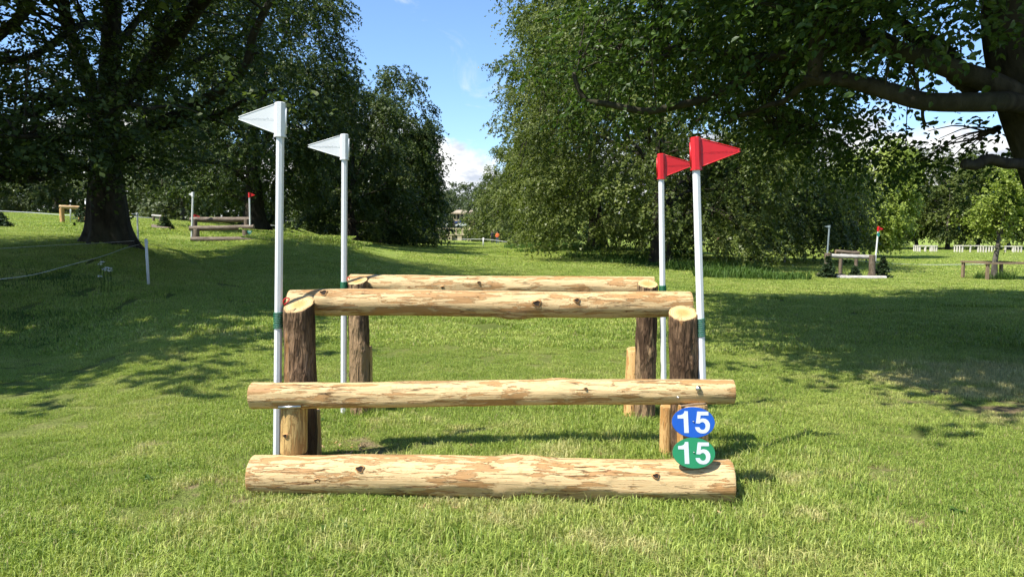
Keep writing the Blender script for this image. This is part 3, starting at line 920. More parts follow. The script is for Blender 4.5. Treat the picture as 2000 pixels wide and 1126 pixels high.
# ------------------------------------------------------------------ number discs
def disc(label, C, ax, ay, an, rx, ry, mat, text, size, grp, bold=.028, far=False):
    th = Thing('number_disc', label, 'number sign', C, grp)
    n = 20 if far else 56
    ph = np.arange(n) / n * 6.283
    prof = ((1, 0), (1, .004), (.985, .006)) if not far else ((1, 0), (1, .01), (.98, .012))
    V = np.vstack([C + (np.cos(ph) * rx * k)[:, None] * ax + (np.sin(ph) * ry * k)[:, None] * ay + an * h for k, h in prof] + [np.array([C, C + an * prof[2][1]])])
    j = np.arange(n)
    F4 = np.vstack([np.stack([k * n + j, k * n + (j + 1) % n, (k + 1) * n + (j + 1) % n, (k + 1) * n + j], 1) for k in range(2)])
    F3 = np.vstack([np.stack([2 * n + j, 2 * n + (j + 1) % n, np.full(n, 3 * n + 1)], 1), np.stack([(j + 1) % n, j, np.full(n, 3 * n)], 1)])
    plate = th.part('plate', (V, [F4, F3]), mat, smooth=False)
    if text.strip():
        th.part('number', digits_geo(text, size, C + an * (prof[2][1] + .0004), ax, ay, an, .0016) if not far else text_geo(text, size, C + an * (prof[2][1] + .0012), ax, ay, an, .004, bold * size), M['digit'], under=plate, smooth=False)
    if not far:
        th.part('screw', bolt_geo(C + an * .006 + ay * .004, an, .0035), M['steel'], under=plate)
    return th


dn = unit(np.array([-0.03, -1, 0.34]))
dx_ = unit(np.cross([0, 0, 1.0], dn) * 1.0)
if dx_[0] < 0:
    dx_ = -dx_
dy_ = np.cross(dn, dx_)
if dy_[2] < 0:
    dy_ = -dy_
disc('blue oval disc with a white 15, hung under the lower rail', at(1354, 824, 4.478), dx_, dy_, dn, .131, .0935, M['blue'], '15', .132, 'number discs on the log jump')
disc('green oval disc with a white 15, leaning on the base log', at(1355, 884, 4.415), dx_, dy_, dn, .129, .092, M['green'], '15', .130, 'number discs on the log jump')


# ------------------------------------------------------------------ foliage
def nrm_rows(a):
    return a / (np.linalg.norm(a, axis=-1, keepdims=True) + 1e-9)


def spray_leaves(rng, O, D, L, k, size, droop=0.35, lrc=None, fold=False, flat=0.55, tri=False, NB=None):
    """O, D, L: twig origins, directions and lengths; k leaves on each, set alternately left and right"""
    S = len(O)
    D = nrm_rows(D)
    up = np.array([0, 0, 1.0])
    side = nrm_rows(np.cross(D, up) + rng.normal(0, .05, (S, 3)))
    nup = nrm_rows(np.cross(side, D) + rng.normal(0, .25, (S, 3)))
    t = (np.arange(k) + .7) / k
    t = np.clip(t[None] + rng.normal(0, .06, (S, k)), 0.02, 1.05)
    sg = np.where(np.arange(k) % 2 == 0, 1.0, -1.0)[None, :, None]
    P = O[:, None] + D[:, None] * (t * L[:, None])[..., None]
    P[..., 2] -= droop * t ** 2 * L[:, None]
    P = P + rng.normal(0, .10, (S, k, 3)) * L[:, None, None] * .5
    A = nrm_rows(D[:, None] * .55 + side[:, None] * sg * .75 + rng.normal(0, .38, (S, k, 3)) - up * (.25 + .5 * droop * t[..., None]))
    if NB is not None:
        nup = nrm_rows(NB)
    N_ = nrm_rows(nup[:, None] * flat + rng.normal(0, .40, (S, k, 3)))
    B = nrm_rows(np.cross(A, N_))
    N_ = np.cross(B, A)
    sz = size * rng.uniform(.65, 1.25, (S, k, 1))
    if lrc is None:
        lrc = rng.uniform(0, 1, S)
    lr = np.clip(.55 * lrc[:, None] + .45 * rng.uniform(0, 1, (S, k)), 0, 1)
    P, A, B, N_, sz = (x.reshape(-1, x.shape[-1]) for x in (P, A, B, N_, sz))
    lr = lr.ravel()
    n = len(P)
    if tri:
        V = np.stack([P, P + A * sz * .75 + B * sz * .50, P + A * sz * .75 - B * sz * .50], 1).reshape(-1, 3)
        return V, [np.arange(3 * n).reshape(n, 3)], None, {'lr': ('FLOAT', np.repeat(lr, 3).astype(np.float32))}
    if not fold:
        V = np.stack([P, P + A * sz * .5 + B * sz * .34, P + A * sz, P + A * sz * .5 - B * sz * .34], 1).reshape(-1, 3)
        F = [np.arange(4 * n).reshape(n, 4)]
        return V, F, None, {'lr': ('FLOAT', np.repeat(lr, 4).astype(np.float32))}
    h = N_ * sz * .10
    V = np.stack([P, P + A * sz * .28 + B * sz * .30 + h, P + A * sz * .68 + B * sz * .27 + h, P + A * sz - N_ * sz * .08,
                  P + A * sz * .68 - B * sz * .27 + h, P + A * sz * .28 - B * sz * .30 + h], 1).reshape(-1, 3)
    i = np.arange(n)[:, None] * 6
    F = [np.vstack([i + np.array([0, 1, 2, 3])[None], i + np.array([0, 3, 4, 5])[None]])]
    return V, F, None, {'lr': ('FLOAT', np.repeat(lr, 6).astype(np.float32))}


def trunk_geo(base, path, r0, r1, sides, seed, flare=0.9, roots=6, n=26):
    P = spline(path, n)
    f = np.linspace(0, 1, n)
    L = np.concatenate([[0], np.cumsum(np.linalg.norm(np.diff(P, axis=0), axis=1))])
    R = r0 + (r1 - r0) * f ** .8
    V, F = tube(P, R, sides, seed, 0.05)
    th = np.arange(sides) / sides * 2 * math.pi
    ring = V[:n * sides].reshape(n, sides, 3)
    rg = np.random.default_rng(seed)
    lobes = sum(np.cos(th * k + rg.uniform(0, 6.28)) * a for k, a in ((roots, .5), (roots - 2, .35), (3, .3)))
    # flare counted from the ground up (the path starts a little below it)
    g = flare * np.exp(-np.maximum(L - .15, 0) / (r0 * 1.5))
    sc = 1 + g[:, None] * (1 + .55 * lobes[None]) + .05 * np.exp(-L / 3)[:, None] * lobes[None]
    d = ring - P[:, None]
    d[..., :2] *= sc[..., None]
    V[:n * sides] = (P[:, None] + d).reshape(-1, 3)
    return V, F


def envelope(prof, z):
    return np.interp(z, [p[0] for p in prof], [p[1] for p in prof])


ROUND = [(0.0, .55), (.10, .85), (.30, 1.0), (.55, .95), (.75, .74), (.90, .45), (1.0, .12)]
SKIRT = [(0.0, .92), (.12, 1.0), (.35, 1.0), (.60, .88), (.80, .64), (.93, .34), (1.0, .08)]
BROAD = [(0.0, .95), (.3, 1.0), (.6, .95), (.8, .80), (.93, .55), (1.0, .28)]
OVAL = [(0.0, .6), (.2, .9), (.5, 1.0), (.75, .82), (.92, .45), (1.0, .12)]


def tree(name, label, base, Ht, R, lo, prof, mat, bark, seed, nC, nS, k, leaf, tr=None, droop=.5, lean=(0, 0), group=None, stretch=(1, 1), twigs=True, inner=.28, detail=1.0, cat='tree', clump=None):
    """lo: height of the lowest foliage above ground; nC clumps of nS sprays of k leaves"""
    rng = np.random.default_rng(seed)
    base = np.array(base, float)
    T = Thing(name, label, cat, base, group)
    z = rng.uniform(0, 1, nC * 6)
    wgt = envelope(prof, z) ** 1.3
    z = rng.choice(z, nC, p=wgt / wgt.sum())
    az = rng.uniform(0, 6.283, nC)
    dirs = np.stack([np.cos(az), np.sin(az), z * 2], 1)
    lob = 1 + .15 * sn(dirs, seed + 1, 1.8) + .10 * sn(dirs, seed + 2, 3.6)
    q = np.where(rng.random(nC) < inner, rng.uniform(.25, .7, nC), rng.uniform(.72, 1.0, nC))
    rr_ = envelope(prof, z) * R * lob * q
    topz = Ht * (1 + .05 * sn(dirs[:, :2], seed + 3, 2.0))
    C_ = np.stack([base[0] + np.cos(az) * rr_ * stretch[0] + lean[0] * z, base[1] + np.sin(az) * rr_ * stretch[1] + lean[1] * z, base[2] + lo + z * (topz - lo)], 1)
    if base[0] > -5 and 50 < base[1] < 100:        # boughs lift clear of the path that the walkers take
        pj = 1000 + C_[:, 0] / C_[:, 1] * FPX
        low = (pj > 925) & (pj < 1000) & (C_[:, 2] < CAM_H + 2.6)
        C_[low, 2] += 3.0
    outw = np.stack([np.cos(az), np.sin(az), np.zeros(nC)], 1)
    ca = clump or (R * .15 + .25)
    # wood
    r_t = tr or max(.12, R * .065)
    tp = base + [lean[0] * .6, lean[1] * .6, Ht * .70]
    path = [base - [0, 0, .3], base + [.05 * R * math.sin(seed), 0, Ht * .22], base + [lean[0] * .25, lean[1] * .25, Ht * .45], tp]
    T.part('trunk', trunk_geo(base, path, r_t, r_t * .15, 18 if detail > .5 else 10, seed, .7), bark)
    geos = []
    nL = int(10 * detail) + 4
    far_ = rng.choice(nC, nL, replace=False)
    tpath = spline(path, 40)
    lim_pts = [tpath[12:]]
    for ci in far_:
        c = C_[ci]
        hh = base[2] + np.clip((c[2] - base[2]) * rng.uniform(.45, .75), max(lo * .7, Ht * .10), Ht * .7)
        s = tpath[np.argmin(abs(tpath[:, 2] - hh))]
        mid = (s + c) / 2 + [rng.normal(0, R * .06), rng.normal(0, R * .06), abs(c - s)[:2].sum() * .10]
        P = spline([s, mid, c], 12)
        fr = np.linspace(1, .12, 12)
        lr0 = r_t * rng.uniform(.22, .38) * (1 - .6 * (s[2] - base[2]) / Ht)
        geos.append(tube(P, lr0 * fr, 6, seed + ci, .08))
        lim_pts.append(P[3:])
    if twigs:
        LP = np.vstack(lim_pts)
        for c in C_[::2]:
            dd = np.linalg.norm(LP - c, axis=1) + np.maximum(0, LP[:, 2] - c[2]) * .8
            s = LP[np.argmin(dd)]
            mid = (s + c) / 2 + [0, 0, np.linalg.norm(c - s) * .10]
            geos.append(tube(spline([s, mid, c], 6), np.linspace(r_t * .09, r_t * .02, 6), 4, None, 0, False))
    T.part('limbs', join(geos), bark, kind='stuff')
    # leaves
    S = nC * nS
    ci = np.repeat(np.arange(nC), nS)
    off = nrm_rows(rng.normal(0, 1, (S, 3))) * rng.uniform(.1, 1.15, (S, 1)) ** .6 * [ca, ca, ca * .62]
    O = C_[ci] + off - outw[ci] * ca * .3
    O[:, 2] = np.maximum(O[:, 2], base[2] + lo * .5 + .1)
    D = outw[ci] * .7 + nrm_rows(off) * .55 + rng.normal(0, .45, (S, 3))
    D[:, 2] += rng.uniform(-.55, .35, S) - .35 * droop
    L = min(ca, 1.1) * rng.uniform(.35, .85, S)
    lrc = np.clip(.5 + .30 * rng.normal(size=nC)[ci] + .12 * rng.normal(size=S), 0, 1)
    NB = nrm_rows(off / [1, 1, .62]) * .8 + outw[ci] * .35 + [0, 0, .55]
    T.part('crown', spray_leaves(rng, O, D, L, k, leaf, droop, lrc, flat=.9, tri=base[1] > 38, NB=NB), mat, smooth=False, kind='stuff')
    return T


def limb_run(T, pts, r0, r1, name='limb', sides=10, n=None, bark=None):
    n = n or max(8, len(pts) * 5)
    P = spline(pts, n)
    # a little natural crookedness
    s = np.linspace(0, 1, n)
    wob = np.stack([sn(s[:, None] * 9, int(abs(pts[0][0]) * 97) + i + len(pts), 1.0) for i in range(3)], 1) * min(r0 * .55, .06)
    wob *= np.minimum(s * 6, 1)[:, None]
    T.part(name, tube(P + wob, r0 + (r1 - r0) * s ** .9, sides, int(r0 * 1000) + n, .08), bark or M['beech_bark'])
    return P


# ------------------------------------------------------------------ the big beech on the left bank
b1 = gnd(212, 23)
big = Thing('beech_tree', 'massive old beech with a flared dark trunk on the left bank', 'tree', b1)
Y1 = 23.0


def A1(px, py, dy=0.0):
    return at(px, py, Y1 + dy)


big.part('trunk', trunk_geo(b1, [b1 - [0, 0, .4], A1(211, 420), A1(207, 330), A1(208, 250), A1(214, 170), A1(216, 90), A1(222, -30), A1(228, -180)], 0.57, 0.19, 36, 77, .62, 7, 44), M['beech_bark'])
runs = []
for pts, r0, r1 in [
    ([A1(205, 235), A1(188, 190, .3), A1(148, 110, .8), A1(128, 30, 1.2), A1(120, -120, 1.8)], .34, .14),
    ([A1(216, 190), A1(262, 172, -.6), A1(305, 122, -1.4), A1(362, 50, -2.3), A1(420, -30, -3), A1(470, -120, -3.6)], .34, .15),
    ([A1(298, 130, -1.3), A1(318, 70, -1.0), A1(345, 10, -.6), A1(360, -70, 0)], .17, .07),
    ([A1(214, 290), A1(250, 272, -1.2), A1(300, 250, -2.2), A1(370, 218, -3.4), A1(432, 175, -4.2), A1(478, 130, -4.6), A1(494, 80, -4.8), A1(512, 40, -5), A1(545, -30, -5.2)], .22, .07),
    ([A1(300, 250, -2.2), A1(370, 240, -2.8), A1(430, 226, -3.4), A1(480, 195, -4), A1(540, 178, -4.4)], .11, .03),
    ([A1(258, 190, -.6), A1(330, 150, .5), A1(420, 95, 1.6), A1(480, 60, 2.6)], .10, .04),
    ([A1(212, 60), A1(160, 48, -2), A1(90, 92, -4.5), A1(40, 112, -6), A1(-60, 118, -7.5)], .12, .06),
    ([A1(60, 15, -6), A1(30, 45, -6.5), A1(-40, 90, -7)], .13, .08),
    ([A1(205, 215), A1(150, 195, -2.5), A1(90, 205, -5), A1(30, 226, -7), A1(-60, 225, -8.5)], .13, .05),
    ([A1(207, 270), A1(140, 190, 1.5), A1(70, 140, 3), A1(0, 120, 4.5)], .14, .05),
    ([A1(200, 340), A1(150, 320, -1.5), A1(95, 345, -3.8), A1(40, 350, -5.5), A1(-30, 345, -7)], .10, .03),
    ([A1(215, 330), A1(190, 305, -2.5), A1(230, 318, -4.5), A1(262, 308, -5.5)], .06, .02),
    ([A1(200, 270), A1(150, 262, -3.5), A1(120, 268, -6), A1(60, 260, -8.5), A1(-20, 270, -9.5)], .10, .03),
    ([A1(214, 240), A1(230, 215, -3.5), A1(270, 205, -6.5), A1(300, 212, -8.5)], .09, .02),
    ([A1(216, 120), A1(250, 60, 1.5), A1(300, 10, 3), A1(330, -60, 4)], .15, .06),
]:
    runs.append(limb_run(big, pts, r0, r1))
rng = np.random.default_rng(404)
LP = np.vstack(runs)
# layered, near-horizontal fans of leaves along and beyond the limbs, and a broad dome above
cen = []
for P in runs:
    for p in P[len(P) // 3:]:
        for _ in range(2):
            cen.append(p + rng.normal(0, 1, 3) * [1.5, 1.5, .75])
for _ in range(420):
    az, el = rng.uniform(0, 6.283), rng.uniform(.12, 1.0)
    q = rng.uniform(.60, 1.0)
    r = 8.6 * q
    cen.append(np.array([b1[0] + math.cos(az) * r * math.cos(el * 1.2) * 1.0, b1[1] + math.sin(az) * r * math.cos(el * 1.2), b1[2] + 3.2 + q * 13.5 * math.sin(el * 1.25)]))
for _ in range(260):                       # unseen clumps added towards the camera to shade the bank
    c = np.array([rng.uniform(-19, -8.0), rng.uniform(13.2, 22), rng.uniform(7.0, 13.5)])
    if (c[2] - CAM_H) / c[1] * FPX > 470:
        cen.append(c)
# low skirt over the left and front of the bank
for _ in range(260):
    c = at(rng.uniform(-330, 330), rng.uniform(170, 345), rng.uniform(14.0, 25))
    if c[2] > float(H(c[0], c[1])) + 1.9 and not (185 < (1000 + c[0] / c[1] * FPX) < 265 and c[1] < 22 and c[2] < 3.4):
        cen.append(c)
cen = np.array(cen)
# keep an opening to the sky over the lane and between the upper limbs
pxc = 1000 + cen[:, 0] / cen[:, 1] * FPX
pyc = 460 - (cen[:, 2] - CAM_H) / cen[:, 1] * FPX
keep = (pxc < 560) & ~((pyc < 250) & (pxc < 380) & (rng.random(len(cen)) < .10)) & ~((pyc > 330) & (pxc > 250)) & ~((pyc > 290) & (pxc > 330))
keep &= ~((pyc > 335) & (pxc < 400)) & (cen[:, 1] > 13.0)
keep &= ~((cen[:, 1] < 21.5) & (pxc > 60) & (pxc < 560) & (pyc < 330) & (rng.random(len(cen)) < .50))
keep &= ~((cen[:, 0] + .54 * cen[:, 2] < -10.0) & (cen[:, 1] + .36 * cen[:, 2] > 26.5) & (rng.random(len(cen)) < .85))  # crown thinned so sun reaches the field behind
cen = cen[keep]
nS = 11
ci = np.repeat(np.arange(len(cen)), nS)
outw = cen - b1
outw[:, 2] = 0
outw = nrm_rows(outw)
off = rng.normal(0, 1, (len(ci), 3)) * [.75, .75, .17]
D = outw[ci] * .8 + nrm_rows(off) * .6 + rng.normal(0, .25, (len(ci), 3))
D[:, 2] = D[:, 2] * .5 - .12
lrc = np.clip(.45 + .25 * rng.normal(size=len(cen))[ci], 0, 1)
big.part('crown', spray_leaves(rng, cen[ci] + off, D, rng.uniform(.5, 1.1, len(ci)), 12, .118, .25, lrc, flat=1.1), M['beech'], smooth=False, kind='stuff')
up1 = []
while len(up1) < 210:                     # unseen leaf clumps added overhead, placed by where their shade falls
    gx_, gy_, z_ = rng.uniform(-15, -3.2), (rng.uniform(12.6, 19) if len(up1) % 2 else rng.uniform(16, 30)), rng.uniform(7.0, 15)
    c = np.array([gx_ - .54 * z_, gy_ - .36 * z_, z_])
    if (gy_ < 23.5 or gx_ > -9.5) and gy_ > 12.3 + max(0, gx_ + 8.5) * 1.0 + .8 * math.sin(gx_ * 2.1) and math.hypot(c[0] - b1[0], c[1] - b1[1]) < 15.5 - .3 * abs(z_ - 9) and (z_ - CAM_H) / c[1] * FPX > 480:
        up1.append(c)
for _ in range(16):                        # unseen sprays added to dapple the lawn nearer the camera
    gx_, gy_, z_ = rng.uniform(-8.5, -5.0), rng.uniform(9.0, 12.4), rng.uniform(7, 9)
    up1.append(np.array([gx_ - .54 * z_, gy_ - .36 * z_, z_]))
up1 = np.repeat(np.array(up1), 7, axis=0) + rng.normal(0, 1, (len(up1) * 7, 3)) * [.75, .75, .4]
up1 = up1[(up1[:, 2] - CAM_H) / up1[:, 1] * FPX > 475]
ci = np.repeat(np.arange(len(up1)), 7)
O = up1[ci] + rng.normal(0, 1, (len(ci), 3)) * [.8, .8, .3]
big.part('shade_crown', spray_leaves(rng, O, rng.normal(0, 1, (len(ci), 3)) * [1, 1, .4], np.full(len(ci), .8), 7, .28, .3, None, flat=1.2, tri=True), M['beech'], smooth=False, kind='stuff')
tw = []
for c in cen[::2]:
    s = LP[np.argmin(np.linalg.norm(LP - c, axis=1))]
    if np.linalg.norm(s - c) < 5:
        tw.append(tube(spline([s, (s + c) / 2 + [0, 0, .15], c], 6), np.linspace(.035, .010, 6), 4, None, 0, False))
big.part('twigs', join(tw), M['beech_bark'], kind='stuff')

# ------------------------------------------------------------------ the near beech leaning in from the right
Y6 = 9.0
b6 = np.array([7.40, 8.9, 0.0])
nearT = Thing('beech_tree', 'near beech leaning in at the right edge with thick low limbs', 'tree', b6)


def A6(px, py, dy=0.0):
    return at(px, py, Y6 + dy)


nearT.part('trunk', trunk_geo(b6, [b6 - [0, 0, .4], b6 + [0, 0, .6], A6(2118, 400), A6(2078, 290), A6(2035, 190), A6(1998, 90), A6(1985, 0), A6(1990, -160), A6(2010, -420)], 0.60, 0.34, 40, 91, .6, 7, 44), M['beech_bark'])
runs6 = []
for pts, r0, r1 in [
    ([A6(2030, 215), A6(1965, 183, -.45), A6(1880, 150, -.6), A6(1790, 108, -.5), A6(1720, 84, -.2), A6(1640, 86, .2), A6(1560, 108, .6), A6(1480, 124, 1.0), A6(1400, 108, 1.4), A6(1320, 96, 1.8), A6(1270, 72, 2.2)], .150, .036),
    ([A6(2020, 215), A6(1975, 200, -.65), A6(1900, 199, -.85), A6(1800, 196, -.9), A6(1735, 177, -.8), A6(1670, 163, -.6), A6(1617, 155, -.5), A6(1582, 158, -.4)], .112, .065),
    ([A6(1584, 158, -.4), A6(1598, 118, -.5), A6(1606, 60, -.6), A6(1609, 0, -.6), A6(1600, -80, -.6)], .095, .05),
    ([A6(1600, 152, -.4), A6(1540, 190, .3), A6(1480, 215, 1.0), A6(1420, 240, 1.6)], .05, .02),
    ([A6(1490, 120, 1.0), A6(1440, 152, 1.0), A6(1379, 190, 1.0), A6(1310, 210, 1.0), A6(1248, 220, 1.0), A6(1180, 210, 1.0), A6(1146, 196, 1.0), A6(1132, 165, 1.0), A6(1128, 140, 1.0)], .065, .028),
    ([A6(1740, 90, -.2), A6(1662, 58, .4), A6(1560, 46, .9), A6(1500, 24, 1.3), A6(1465, -20, 1.6)], .11, .05),
    ([A6(1900, 160, -.5), A6(1830, 105, .6), A6(1740, 30, 1.8), A6(1650, -60, 3)], .15, .06),
    ([A6(2060, 322), A6(1990, 316, -.5), A6(1930, 318, -.7), A6(1880, 317, -.75)], .070, .064),
    ([A6(1780, 130, -.4), A6(1790, 170, -.3), A6(1803, 205, -.2), A6(1806, 245, -.1)], .028, .018),
    ([A6(1950, 250, .4), A6(1925, 262, .2), A6(1905, 272, .1)], .04, .02),
    ([A6(1985, 30), A6(1900, -60, 1.5), A6(1780, -170, 3.5), A6(1650, -260, 5)], .20, .06),
    ([A6(1990, -40), A6(2100, -160, 1), A6(2300, -260, 2)], .2, .06),
    ([A6(1990, -80), A6(1960, -220, -2), A6(1900, -420, -3.2)], .16, .05),
    ([A6(1560, 106, .6), A6(1520, 160, 1.4), A6(1500, 220, 2.2), A6(1520, 280, 3.0)], .05, .015),
    ([A6(1330, 98, 1.8), A6(1250, 120, 2.2), A6(1190, 90, 2.6), A6(1130, 110, 3)], .045, .015),
]:
    runs6.append(limb_run(nearT, pts, r0, r1, sides=14))
LP6 = np.vstack(runs6)
rng = np.random.default_rng(505)
cen = []
for _ in range(560):                       # the dome over everything to the right
    az, el = rng.uniform(0, 6.283), rng.uniform(0.0, 1.0)
    q = rng.uniform(.35, 1.0) ** .7
    c = np.array([b6[0] + .2 + math.cos(az) * 5.9 * q * math.cos(el * 1.3), b6[1] + 2.2 + math.sin(az) * 6.8 * q * math.cos(el * 1.3), 4.3 + 8.5 * q * math.sin(el * 1.3)])
    cen.append(c)
for lo_, hi_, y0, y1, d0, d1, n in ((1135, 1480, -60, 215, 9.0, 13.5, 120), (1480, 1690, -60, 245, 8.8, 13.0, 75), (1500, 1690, 215, 330, 10, 13.5, 26), (1300, 1700, -60, 45, 7.4, 9.0, 40),
                                   (1690, 1880, -60, 75, 7.0, 8.6, 26), (1900, 2060, 10, 130, 6.6, 7.8, 14), (1755, 1905, 255, 330, 9.4, 11.5, 10), (1660, 1790, 120, 150, 9.5, 11, 7), (1700, 1850, 95, 165, 9.6, 11, 6)):
    for _ in range(n):
        cen.append(at(rng.uniform(lo_, hi_), rng.uniform(y0, y1), rng.uniform(d0, d1)))
cen = np.array(cen)
pxc = 1000 + cen[:, 0] / np.maximum(cen[:, 1], .5) * FPX
pyc = 460 - (cen[:, 2] - CAM_H) / np.maximum(cen[:, 1], .5) * FPX
keep = (cen[:, 1] < 2) | ~((pxc > 1120) & (pxc < 2060) & (pyc > 60) & (rng.random(len(cen)) < 0)) & (pxc > 1090)
gap = (pxc > 1665) & (pxc < 1915) & (pyc > 125) & (pyc < 345) & (np.arange(len(cen)) < 560)
gap |= (pxc > 1690) & (pxc < 1900) & (pyc > 150) & (pyc < 245)
tr_ = (pxc > 1890) & (pxc < 2100) & (pyc > 110) & (cen[:, 1] < 9)
front = (pxc > 1120) & (pxc < 2050) & (pyc > 35) & (pyc < 340) & (cen[:, 1] < 9.6) & (cen[:, 1] > 0)
keep &= ~gap & ~tr_ & (cen[:, 0] > 0.6) & ~(front & ((rng.random(len(cen)) < .93) | (pyc > 80)))
cen = cen[keep]
nS = 9
ci = np.repeat(np.arange(len(cen)), nS)
outw = cen - b6
outw[:, 2] = 0
outw = nrm_rows(outw)
off = rng.normal(0, 1, (len(ci), 3)) * [.42, .42, .16]
D = outw[ci] * .5 + nrm_rows(off) * .6 + rng.normal(0, .3, (len(ci), 3))
D[:, 2] = D[:, 2] * .6 - .15
lrc = np.clip(.5 + .25 * rng.normal(size=len(cen))[ci], 0, 1)
nearT.part('crown', spray_leaves(rng, cen[ci] + off, D, rng.uniform(.3, .6, len(ci)), 9, .085, .3, lrc, fold=True, flat=.9), M['near_leaf'], smooth=False, kind='stuff')
up6 = []
while len(up6) < 330:                     # unseen upper dome, thickened to deepen the shade below
    q = nrm_rows(rng.normal(size=(1, 3)))[0] * rng.uniform(.3, 1.0) ** .6
    c = np.array([b6[0] + .3 + q[0] * 6.4, b6[1] + 2.4 + q[1] * 7.4, 6.0 + abs(q[2]) * 8.0])
    if (c[2] - CAM_H) / max(c[1], .5) * FPX > 500 or c[1] < 1:
        up6.append(c)
for _ in range(170):                       # unseen clumps added so their shade covers the right-hand grass
    gx_, gy_, z_ = rng.uniform(4.9, 9.5), rng.uniform(6.6, 20), rng.uniform(5.0, 10.5)
    c = np.array([gx_ - .54 * z_, gy_ - .36 * z_, z_])
    if (c[2] - CAM_H) / max(c[1], .5) * FPX > 500 or c[1] < 1:
        up6.append(c)
up6 = np.repeat(np.array(up6), 5, axis=0) + rng.normal(0, 1, (len(up6) * 5, 3)) * [.5, .5, .25]
up6 = up6[(up6[:, 1] < 1.5) | ((up6[:, 2] - CAM_H) / np.maximum(up6[:, 1], .5) * FPX > 560) | (up6[:, 0] / np.maximum(up6[:, 1], .5) > .22)]
ci = np.repeat(np.arange(len(up6)), 8)
O = up6[ci] + rng.normal(0, 1, (len(ci), 3)) * [.5, .5, .2]
nearT.part('shade_crown', spray_leaves(rng, O, rng.normal(0, 1, (len(ci), 3)) * [1, 1, .4], np.full(len(ci), .5), 4, .23, .3, None, flat=1.2, tri=True), M['near_leaf'], smooth=False, kind='stuff')
tw = []
for c in cen:
    s = LP6[np.argmin(np.linalg.norm(LP6 - c, axis=1))]
    if np.linalg.norm(s - c) < 2.6:
        tw.append(tube(spline([s, (s + c) / 2 + [0, 0, .08], c], 6), np.linspace(.013, .004, 6), 4, None, 0, False))
nearT.part('twigs', join(tw), M['beech_bark'], kind='stuff')

# ------------------------------------------------------------------ the avenue and the woods round it
AV = 'beeches lining the avenue'
tree('beech_tree', 'tall dark beech whose trunk stands behind the weathered rail jump', gnd(500, 46), 19.2, 7.3, 1.6, OVAL, M['beech'], M['beech_bark'], 201, 250, 34, 18, .15, .62, .5, (.8, -1), AV)
tree('beech_tree', 'beech with upswept feathery top, behind the lower dark one on the left of the avenue', gnd(752, 68), 15.2, 6.0, .3, BROAD, M['beech'], M['beech_bark'], 202, 200, 28, 13, .21, .4, .6, (.4, 0), AV)
tree('beech_tree', 'lower dark beech filling the dip behind the shorter white flag', gnd(692, 57), 12.0, 4.6, .3, BROAD, M['beech'], M['beech_bark'], 206, 130, 28, 14, .18, .4, .6, (0, 0), AV)
tree('beech_tree', 'dark beech with drooping edge, next down the left of the avenue', gnd(795, 88), 13.4, 4.5, .2, BROAD, M['beech'], M['beech_bark'], 203, 150, 26, 12, .22, .35, .8, (.2, 0), AV)
tree('beech_tree', 'shadowed beech hanging over the lamp post', gnd(815, 112), 12.4, 3.3, .2, SKIRT, M['beech'], M['beech_bark'], 204, 70, 24, 12, .25, .3, .8, (0, 0), AV, twigs=False, detail=.4)
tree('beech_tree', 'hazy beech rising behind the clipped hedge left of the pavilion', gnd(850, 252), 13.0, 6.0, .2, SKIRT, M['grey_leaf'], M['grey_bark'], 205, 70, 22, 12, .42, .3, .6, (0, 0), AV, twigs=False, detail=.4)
tree('beech_tree', 'broad beech on the right with a bare dark trunk and low skirt of leaves', gnd(1293, 40), 21, 8.8, 1.2, SKIRT, M['beech_lit'], M['beech_bark'], 211, 310, 32, 18, .14, .5, .6, (-.6, 0), AV)
tree('beech_tree', 'sunlit beech rising beside the open sky on the right', gnd(1168, 56.5), 21, 7.0, .8, SKIRT, M['beech_lit'], M['beech_bark'], 212, 260, 32, 17, .165, .6, .6, (-2.6, 0), AV)
tree('beech_tree', 'feathery beech behind the sunlit one, third on the right', gnd(1072, 80), 17, 6.3, .3, SKIRT, M['beech_lit'], M['beech_bark'], 213, 165, 30, 13, .21, .45, .8, (0, 0), AV)
tree('beech_tree', 'beech above the two walkers, fourth on the right of the avenue', gnd(1008, 112), 15, 6.0, .3, SKIRT, M['beech_lit'], M['beech_bark'], 214, 130, 28, 12, .25, .4, .8, (0, 0), AV, twigs=False, detail=.4)
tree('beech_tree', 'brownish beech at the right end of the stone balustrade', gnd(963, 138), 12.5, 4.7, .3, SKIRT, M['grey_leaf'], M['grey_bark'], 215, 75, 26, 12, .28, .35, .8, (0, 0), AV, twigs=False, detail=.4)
tree('beech_tree', 'dark weeping beech brushing the grass behind the tall red flag', gnd(1478, 47), 9.5, 5.8, 1.5, SKIRT, M['beech'], M['beech_bark'], 216, 170, 34, 18, .15, .35, .9, (.4, 0), AV)
tree('lime_tree', 'pale yellow-green sunlit tree left of the small red flag', gnd(1668, 57.5), 9.2, 3.9, 1.3, OVAL, M['lime_leaf'], M['grey_bark'], 221, 130, 32, 14, .17, .2, .6, (2.2, 0), None)
WR = 'trees at the far right edge of the field'
for i, (px, Y, ht, R_, lab) in enumerate(((1720, 88, 10.5, 4.4, 'dark tree directly behind the pale yellow-green one'), (1790, 92, 12.0, 4.6, 'tree behind the first of the far timber guards'),
                                         (1850, 86, 11.2, 4.2, 'tree between the first and second far timber guards'), (1908, 94, 12.5, 4.6, 'tree behind the second far timber guard'),
                                         (1965, 88, 11.8, 4.4, 'tree behind the third far timber guard'), (2030, 90, 13.0, 4.8, 'tree cut by the right edge of the picture behind the leaning beech'))):
    tree('woodland_tree', lab, gnd(px, Y), ht, R_ * 1.15, 1.5, OVAL, M['grey_leaf'] if i % 2 else M['beech_lit'], M['grey_bark'], 230 + i, 95, 26, 13, .22, .26, .5, (0, 0), WR, twigs=False, detail=.5)
